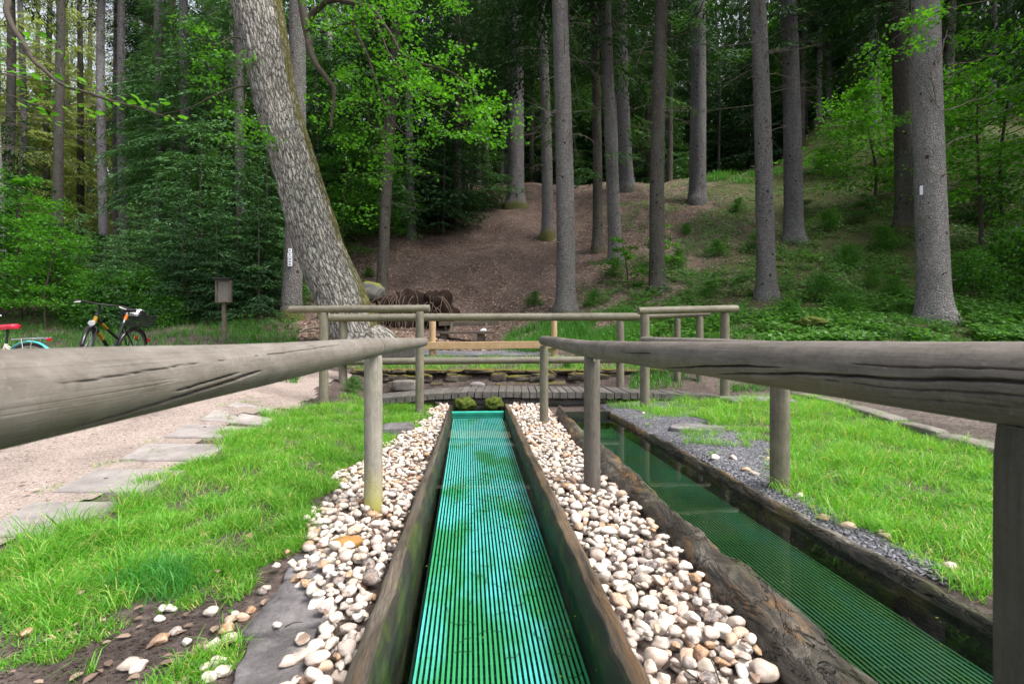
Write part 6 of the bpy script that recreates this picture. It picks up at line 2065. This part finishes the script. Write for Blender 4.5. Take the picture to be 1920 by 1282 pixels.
for s in (-.055, .055):
    tube(a, [BB + Vector((0, s * .6, 0)), RA + Vector((0, s, 0))], .011, 8); tube(a, [ST + Vector((.012, s * .4, -.06)), RA + Vector((0, s, 0))], .010, 8)
a.build("frame", M['black'], bk)
a = Acc()
for k, (p0, p1, r_) in enumerate(((Vector((.425, 0, .83)), Vector((-.125, 0, .52)), .0218), (H1 + Vector((-.005, 0, .03)), BB, .0258))):
    for t0, t1 in ((.24, .32), (.34, .39), (.41, .49)):
        tube(a, [p0.lerp(p1, t0), p0.lerp(p1, t1)], r_, 12, False)
tube(a, [H0.lerp(H1, .25), H0.lerp(H1, .75)], .0248, 12, False)
tag(a.build("decals", M['yellowp'], bk), None, None, None, 'stuff')
a = Acc()
for s in (-.055, .055):
    p = H1 + steer @ Vector((.01, s, -.01)); tube(a, [p, fc + steer @ Vector((0, s, 0))], .013, 8)
tube(a, [H1 + steer @ Vector((.01, -.055, -.01)), H1 + steer @ Vector((.01, .055, -.01))], .015, 8)
a.build("fork", M['black'], bk)
a = Acc()
hb_c = H0 + Vector((-.02, 0, .10))
tube(a, [H0, hb_c, hb_c + steer @ Vector((.07, 0, .04))], .014, 10)
bar = [hb_c + steer @ Vector(p) for p in ((-.10, -.30, .035), (-.03, -.22, .05), (.06, -.10, .045), (.07, 0, .04), (.06, .10, .045), (-.03, .22, .05), (-.10, .30, .035))]
tube(a, bar, .012, 10)
hbo = a.build("handlebar", M['blackplast'], bk)
for s in (0, -1):
    a = Acc(); p0, p1 = bar[s], bar[1 if s == 0 else -2]
    tube(a, [p0, p0.lerp(p1, .9)], .018, 10); a.build("grip", M['rubber'], hbo)
    a = Acc(); q = p0.lerp(p1, .95)
    tube(a, [q + steer @ Vector((.02, 0, -.01)), q.lerp(p0, .5) + steer @ Vector((.06, 0, -.015)), p0 + steer @ Vector((.045, 0, -.02))], .007, 6); a.build("brake_lever", M['whiteg'], hbo)
a = Acc(); lc = H1 + steer @ Vector((.06, 0, .055))
tube(a, [lc + steer @ Vector((-.04, 0, 0)), lc + steer @ Vector((0, 0, 0)), lc + steer @ Vector((.03, 0, 0)), lc + steer @ Vector((.035, 0, 0))], [.02, .04, .042, .036], 16)
a.build("headlight", M['lamp'], bk)
saddle(bk, Vector((-.25, 0, .975)), M['blackplast'])
a = Acc(); tube(a, [ST, ST + Vector((-.045, 0, .17))], .0135, 10); a.build("seat_post", M['chrome'], bk)
a = Acc(); tube(a, [ST + Vector((-.02, 0, .05)), ST + Vector((-.045, 0, .14))], .022, 10); a.build("rear_reflector_band", M['orange'], bk)
a = Acc(); arc_guard(a, RA, .372, .028, R(-12), R(168), I3); a.build("rear_mudguard", M['black'], bk)
a = Acc(); arc_guard(a, fc, .372, .026, R(20), R(150), steer); a.build("front_mudguard", M['black'], bk)
a = Acc(); tube(a, [BB + Vector((0, -.045, 0)), BB + Vector((.0, -.052, 0))], .085, 26); tube(a, [BB + Vector((0, .06, 0)), BB + Vector((.14, .065, .10))], .011, 8); tube(a, [BB + Vector((0, -.06, 0)), BB + Vector((-.14, -.065, -.10))], .011, 8)
a.build("crankset", M['blackplast'], bk)
for q in (BB + Vector((.14, .11, .10)), BB + Vector((-.14, -.11, -.10))):
    b = Acc(); box(b, q, Vector((.045, 0, 0)), Vector((0, .045, 0)), Vector((0, 0, .013)), .004); b.build("pedal", M['blackplast'], bk)
a = Acc()
for s in (-.06, .06):
    tube(a, [Vector((-.28, s, .735)), Vector((-.76, s, .735))], .006, 6); tube(a, [RA + Vector((0, s, .02)), Vector((-.52, s, .735))], .005, 6); tube(a, [RA + Vector((0, s, .02)), Vector((-.66, s, .735))], .005, 6)
for x in (-.28, -.42, -.56, -.76): tube(a, [Vector((x, -.06, .735)), Vector((x, .06, .735))], .005, 6)
tag(a.build("rear_rack", M['blackplast'], bk), None, None, None, 'stuff')
a = Acc()
for k, z in enumerate(np.linspace(.75, .93, 7)):
    e = .015 * (z - .75) / .18
    pts = [Vector((-.34 + e, -.14 - e, z)), Vector((-.34 + e, .14 + e, z)), Vector((-.74 - e, .14 + e, z)), Vector((-.74 - e, -.14 - e, z)), Vector((-.34 + e, -.14 - e, z))]
    for p, q in zip(pts[:-1], pts[1:]): tube(a, [p, q], .004 if k < 6 else .008, 5)
for x in np.linspace(-.34, -.74, 15):
    for s in (-1, 1): tube(a, [Vector((x, s * .14, .75)), Vector((x, s * .155, .93))], .003, 4, False)
    tube(a, [Vector((x, -.14, .75)), Vector((x, .14, .75))], .003, 4, False)
for y in np.linspace(-.14, .14, 10):
    for x in (-.34, -.74): tube(a, [Vector((x, y, .75)), Vector((x + (.012 if x > -.5 else -.012), y, .93))], .003, 4, False)
tag(a.build("basket", M['blackplast'], bk), None, None, None, 'stuff')
a = Acc(); c = RA + Vector((.0, .03, .14))
for s in (0, 1): box(a, RA + Vector((-.05 + .0, .012, .19)), Vector((.04, 0, .02)), Vector((0, .006, 0)), Vector((-.01, 0, .03)), .002)
a.build("spoke_reflector", M['orange'], bk)
a = Acc(); tube(a, [Vector((-.885, 0, .50)), Vector((-.91, 0, .50))], .03, 12); a.build("tail_light", M['redlamp'], bk)
a = Acc(); tube(a, [BB + Vector((-.1, .06, 0)), Vector((-.22, .22, .01))], .008, 6); a.build("kickstand", M['blackplast'], bk)
# helmet in the basket
hm_w = bk.matrix_world if False else Matrix.Translation(bk.location) @ Matrix.Rotation(bk.rotation_euler[2], 4, 'Z')
hl = tag(empty("helmet", hm_w @ Vector((-.53, .14, .89)), bk.rotation_euler[2]), "black and white bicycle helmet lying in the basket of the black bicycle", "helmet")
def helmet_shell(strip):
    V = []; nu, nv = 28, 12
    for i in range(nu):
        u = 2 * math.pi * i / nu
        for j in range(nv):
            v = math.pi / 2 * j / (nv - 1)
            V.append((.145 * math.cos(v) * math.cos(u), .105 * math.cos(v) * math.sin(u), .115 * math.sin(v)))
    V = np.array(V)
    F = np.array([(i * nv + j, ((i + 1) % nu) * nv + j, ((i + 1) % nu) * nv + j + 1, i * nv + j + 1) for i in range(nu) for j in range(nv - 1)])
    if strip:
        cy = V[F].mean(1)[:, 1]; k = (np.abs(np.abs(cy) - .045) < .014) | (np.abs(cy) < .012)
        return V * 1.06 + np.array([0, 0, .003]), F[k]
    return V, F
v, f = helmet_shell(False); Acc().add(v, f).build("shell", M['black'], hl)
v, f = helmet_shell(True); Acc().add(v, f).build("white_ribs", M['whiteg'], hl)

fwd = (-RT * .97 - FW * .12).normalized()
ax_ = W(56, 681, 6.0)
org = ax_ - fwd * -.38
kb = tag(empty("childs_bicycle", (org.x, org.y, ax_.z - .255), math.atan2(fwd.y, fwd.x)), "child's bicycle with raspberry saddle and turquoise mudguard, cut by the left edge", "bicycle", "bicycles parked on the left")
RA, FA = Vector((-.38, 0, .255)), Vector((.46, 0, .255))
BB = Vector((-.04, 0, .25)); ST = Vector((-.12, 0, .50)); H0, H1 = Vector((.30, 0, .66)), Vector((.345, 0, .52))
wheel(kb, RA, .255, I3, 20, .019); wheel(kb, FA, .255, I3, 20, .019)
a = Acc()
tube(a, [H0, H1], .022, 10); tube(a, [H0.lerp(H1, .3), Vector((.1, 0, .42)), ST + Vector((.03, 0, -.12))], .018, 10); tube(a, [H1, BB], .02, 10); tube(a, [BB, ST], .019, 10)
for s in (-.05, .05):
    tube(a, [BB + Vector((0, s * .5, 0)), RA + Vector((0, s, 0))], .010, 8); tube(a, [ST + Vector((0, s * .4, -.03)), RA + Vector((0, s, 0))], .010, 8)
a.build("frame", M['cream'], kb)
a = Acc()
for s in (-.05, .05): tube(a, [H1 + Vector((0, s, 0)), FA + Vector((0, s, 0))], .011, 8)
a.build("fork", M['cream'], kb)
a = Acc(); tube(a, [H0, H0 + Vector((-.02, 0, .12))], .012, 8); tube(a, [H0 + Vector(p) for p in ((-.14, -.27, .20), (-.05, -.2, .19), (-.01, -.08, .12), (-.02, 0, .12), (-.01, .08, .12), (-.05, .2, .19), (-.14, .27, .20))], .011, 8)
a.build("handlebar", M['chrome'], kb)
saddle(kb, Vector((-.135, 0, .695)), M['red'], .25, .15)
a = Acc(); tube(a, [ST, Vector((-.13, 0, .68))], .013, 10); a.build("seat_post", M['blackplast'], kb)
a = Acc(); arc_guard(a, RA, .282, .030, R(-5), R(200), I3); a.build("rear_mudguard", M['turq'], kb)
a = Acc(); arc_guard(a, FA, .282, .028, R(20), R(170), I3); a.build("front_mudguard", M['turq'], kb)
a = Acc()
for s in (-.055, 0, .055): tube(a, [Vector((-.22, s, .555)), Vector((-.585, s, .575))], .007, 6)
for x in (-.22, -.34, -.46, -.585): tube(a, [Vector((x, -.055, .56)), Vector((x, .055, .56))], .006, 6)
for s in (-.06, .06):
    tube(a, [RA + Vector((0, s, 0)), Vector((-.33, s, .56))], .005, 6); tube(a, [RA + Vector((0, s, 0)), Vector((-.46, s, .565))], .005, 6)
tag(a.build("rear_rack", M['chrome'], kb), None, None, None, 'stuff')
a = Acc(); tube(a, [Vector((-.585, 0, .55)), Vector((-.61, 0, .55))], .024, 10); a.build("tail_light", M['redlamp'], kb)
a = Acc(); tube(a, [BB + Vector((0, -.05, 0)), BB + Vector((0, -.055, 0))], .065, 20); tube(a, [BB + Vector((0, .055, 0)), BB + Vector((-.09, .06, -.06))], .009, 6); tube(a, [BB + Vector((0, -.06, 0)), BB + Vector((.09, -.06, .06))], .009, 6)
a.build("crankset", M['blackplast'], kb)

# ------------------------------------------------------------------ fallen sticks and debris
def stick(px0, py0, px1, py1, r, label, forks=2, seed=0):
    p0, p1 = hit(px0, py0)[0], hit(px1, py1)[0]
    rr = random.Random(seed); n = 9
    pts = []
    for i in range(n):
        t = i / (n - 1); q = p0.lerp(p1, t)
        q += Vector((rr.uniform(-.03, .03), rr.uniform(-.03, .03), 0)) * (p1 - p0).length
        q.z = th(q.x, q.y) + r * .8 + .02 * math.sin(t * 5)
        pts.append(q)
    a = Acc(); tube(a, pts, np.linspace(r, r * .4, n), 7)
    for _ in range(forks):
        k = rr.randint(2, 6); d = (p1 - p0) * rr.uniform(.15, .3) + Vector((rr.uniform(-.25, .25), rr.uniform(-.25, .25), rr.uniform(.05, .3))) * (p1 - p0).length * .4
        tube(a, [pts[k], pts[k] + d * .5, pts[k] + d], [r * .5, r * .35, r * .15], 5)
    tag(a.build("fallen_branch", M['deadtwig']), label, "branch", "fallen branches on the slope")


for i, (a0, a1, a2, a3, r, lb) in enumerate([
    (1490, 545, 1570, 560, .018, "thin fallen branch among the plants right of the leaning pale trunk"), (1540, 530, 1500, 570, .014, "crooked fallen twig left of the middle of the right bank"),
    (640, 430, 720, 395, .03, "fallen branch behind the oak below the bright leaves"), (680, 470, 760, 462, .02, "dead branch lying at the left end of the brown slope"),
    (1340, 500, 1420, 480, .016, "dead branch lying left of the leaning pale trunk"), (1100, 420, 1150, 405, .015, "small dead branch lying on the slope between two trunks"),
    (880, 470, 950, 462, .014, "thin dead branch across the middle of the brown slope"), (1600, 610, 1690, 600, .014, "thin branch lying in front of the largest trunk"),
    (1240, 440, 1290, 455, .018, "short dead branch on the bare upper slope"), (560, 625, 640, 612, .02, "bare root like branch on the soil left of the oak"),
    (1390, 610, 1460, 602, .013, "twig lying behind the right bridge railing"), (1000, 520, 1035, 500, .013, "twig on the slope left of the thick middle trunk")]):
    stick(a0, a1, a2, a3, r, lb, 2, i)
# twigs and leaves caught among the pebbles, bits floating on the water
rd = random.Random(3)
C = []
for key, x0, x1, y0, y1, n in (('mid', .48, .85, .9, 5.5, 46), ('left', -.80, -.37, 1.2, 5.5, 34)):
    for _ in range(n): C.append((rd.uniform(x0, x1), rd.uniform(y0, y1) ** 1.0, .058))
V, F = leafquads(np.array(C), RNG.uniform(.018, .05, len(C)), None, .1, .6, .7, True)
tag(Acc().add(V, F).build("fallen_leaves", M['litter'], None, False), "dry leaves caught among the pebbles", "leaves", None, 'stuff')
a = Acc()
for _ in range(30):
    x = rd.choice([rd.uniform(.48, .84), rd.uniform(-.75, -.38)]); y = rd.uniform(1.1, 4.5); an = rd.uniform(0, 3.1); L = rd.uniform(.03, .10)
    p = Vector((x, y, .056)); d = Vector((math.cos(an), math.sin(an), rd.uniform(-.1, .2))) * L
    tube(a, [p, p + d * .5 + Vector((0, 0, .006)), p + d], [.0028, .002, .0012], 5)
tag(a.build("twigs", M['twig']), "small dark twigs caught among the pebbles", "twigs", None, 'stuff')
C = [(rd.uniform(-.24, .34), rd.uniform(1.0, 5.6), .0195) for _ in range(70)] + [(rd.uniform(1.04, 1.56), rd.uniform(1.0, 5.3), .0275) for _ in range(60)]
V, F = leafquads(np.array(C), RNG.uniform(.004, .013, len(C)), None, 0, .5, 1.0)
tag(Acc().add(V, F).build("floating_debris", M['leafYel'], None, False), "tiny bud scales and seeds floating on the water", "debris", None, 'stuff')
# strands of algae lying on the middle mat
a = Acc()
for _ in range(110):
    y = rd.uniform(.9, 3.6); x = rd.uniform(-.18, .34); an = rd.uniform(0, 6.28)
    p = Vector((x, y, -.10 + (y - 1.5) * .0225 + .008)); pts = [p.copy()]
    for _ in range(5):
        an += rd.uniform(-.7, .7); p = p + Vector((math.cos(an), math.sin(an), 0)) * .013; p.x = min(.345, max(-.185, p.x)); p.z = -.10 + (p.y - 1.5) * .0225 + .008; pts.append(p.copy())
    tube(a, pts, .0011, 4, False)
tag(a.build("algae_strands", M['leafDark']), "dark algae strands on the turquoise mat", "algae", None, 'stuff')
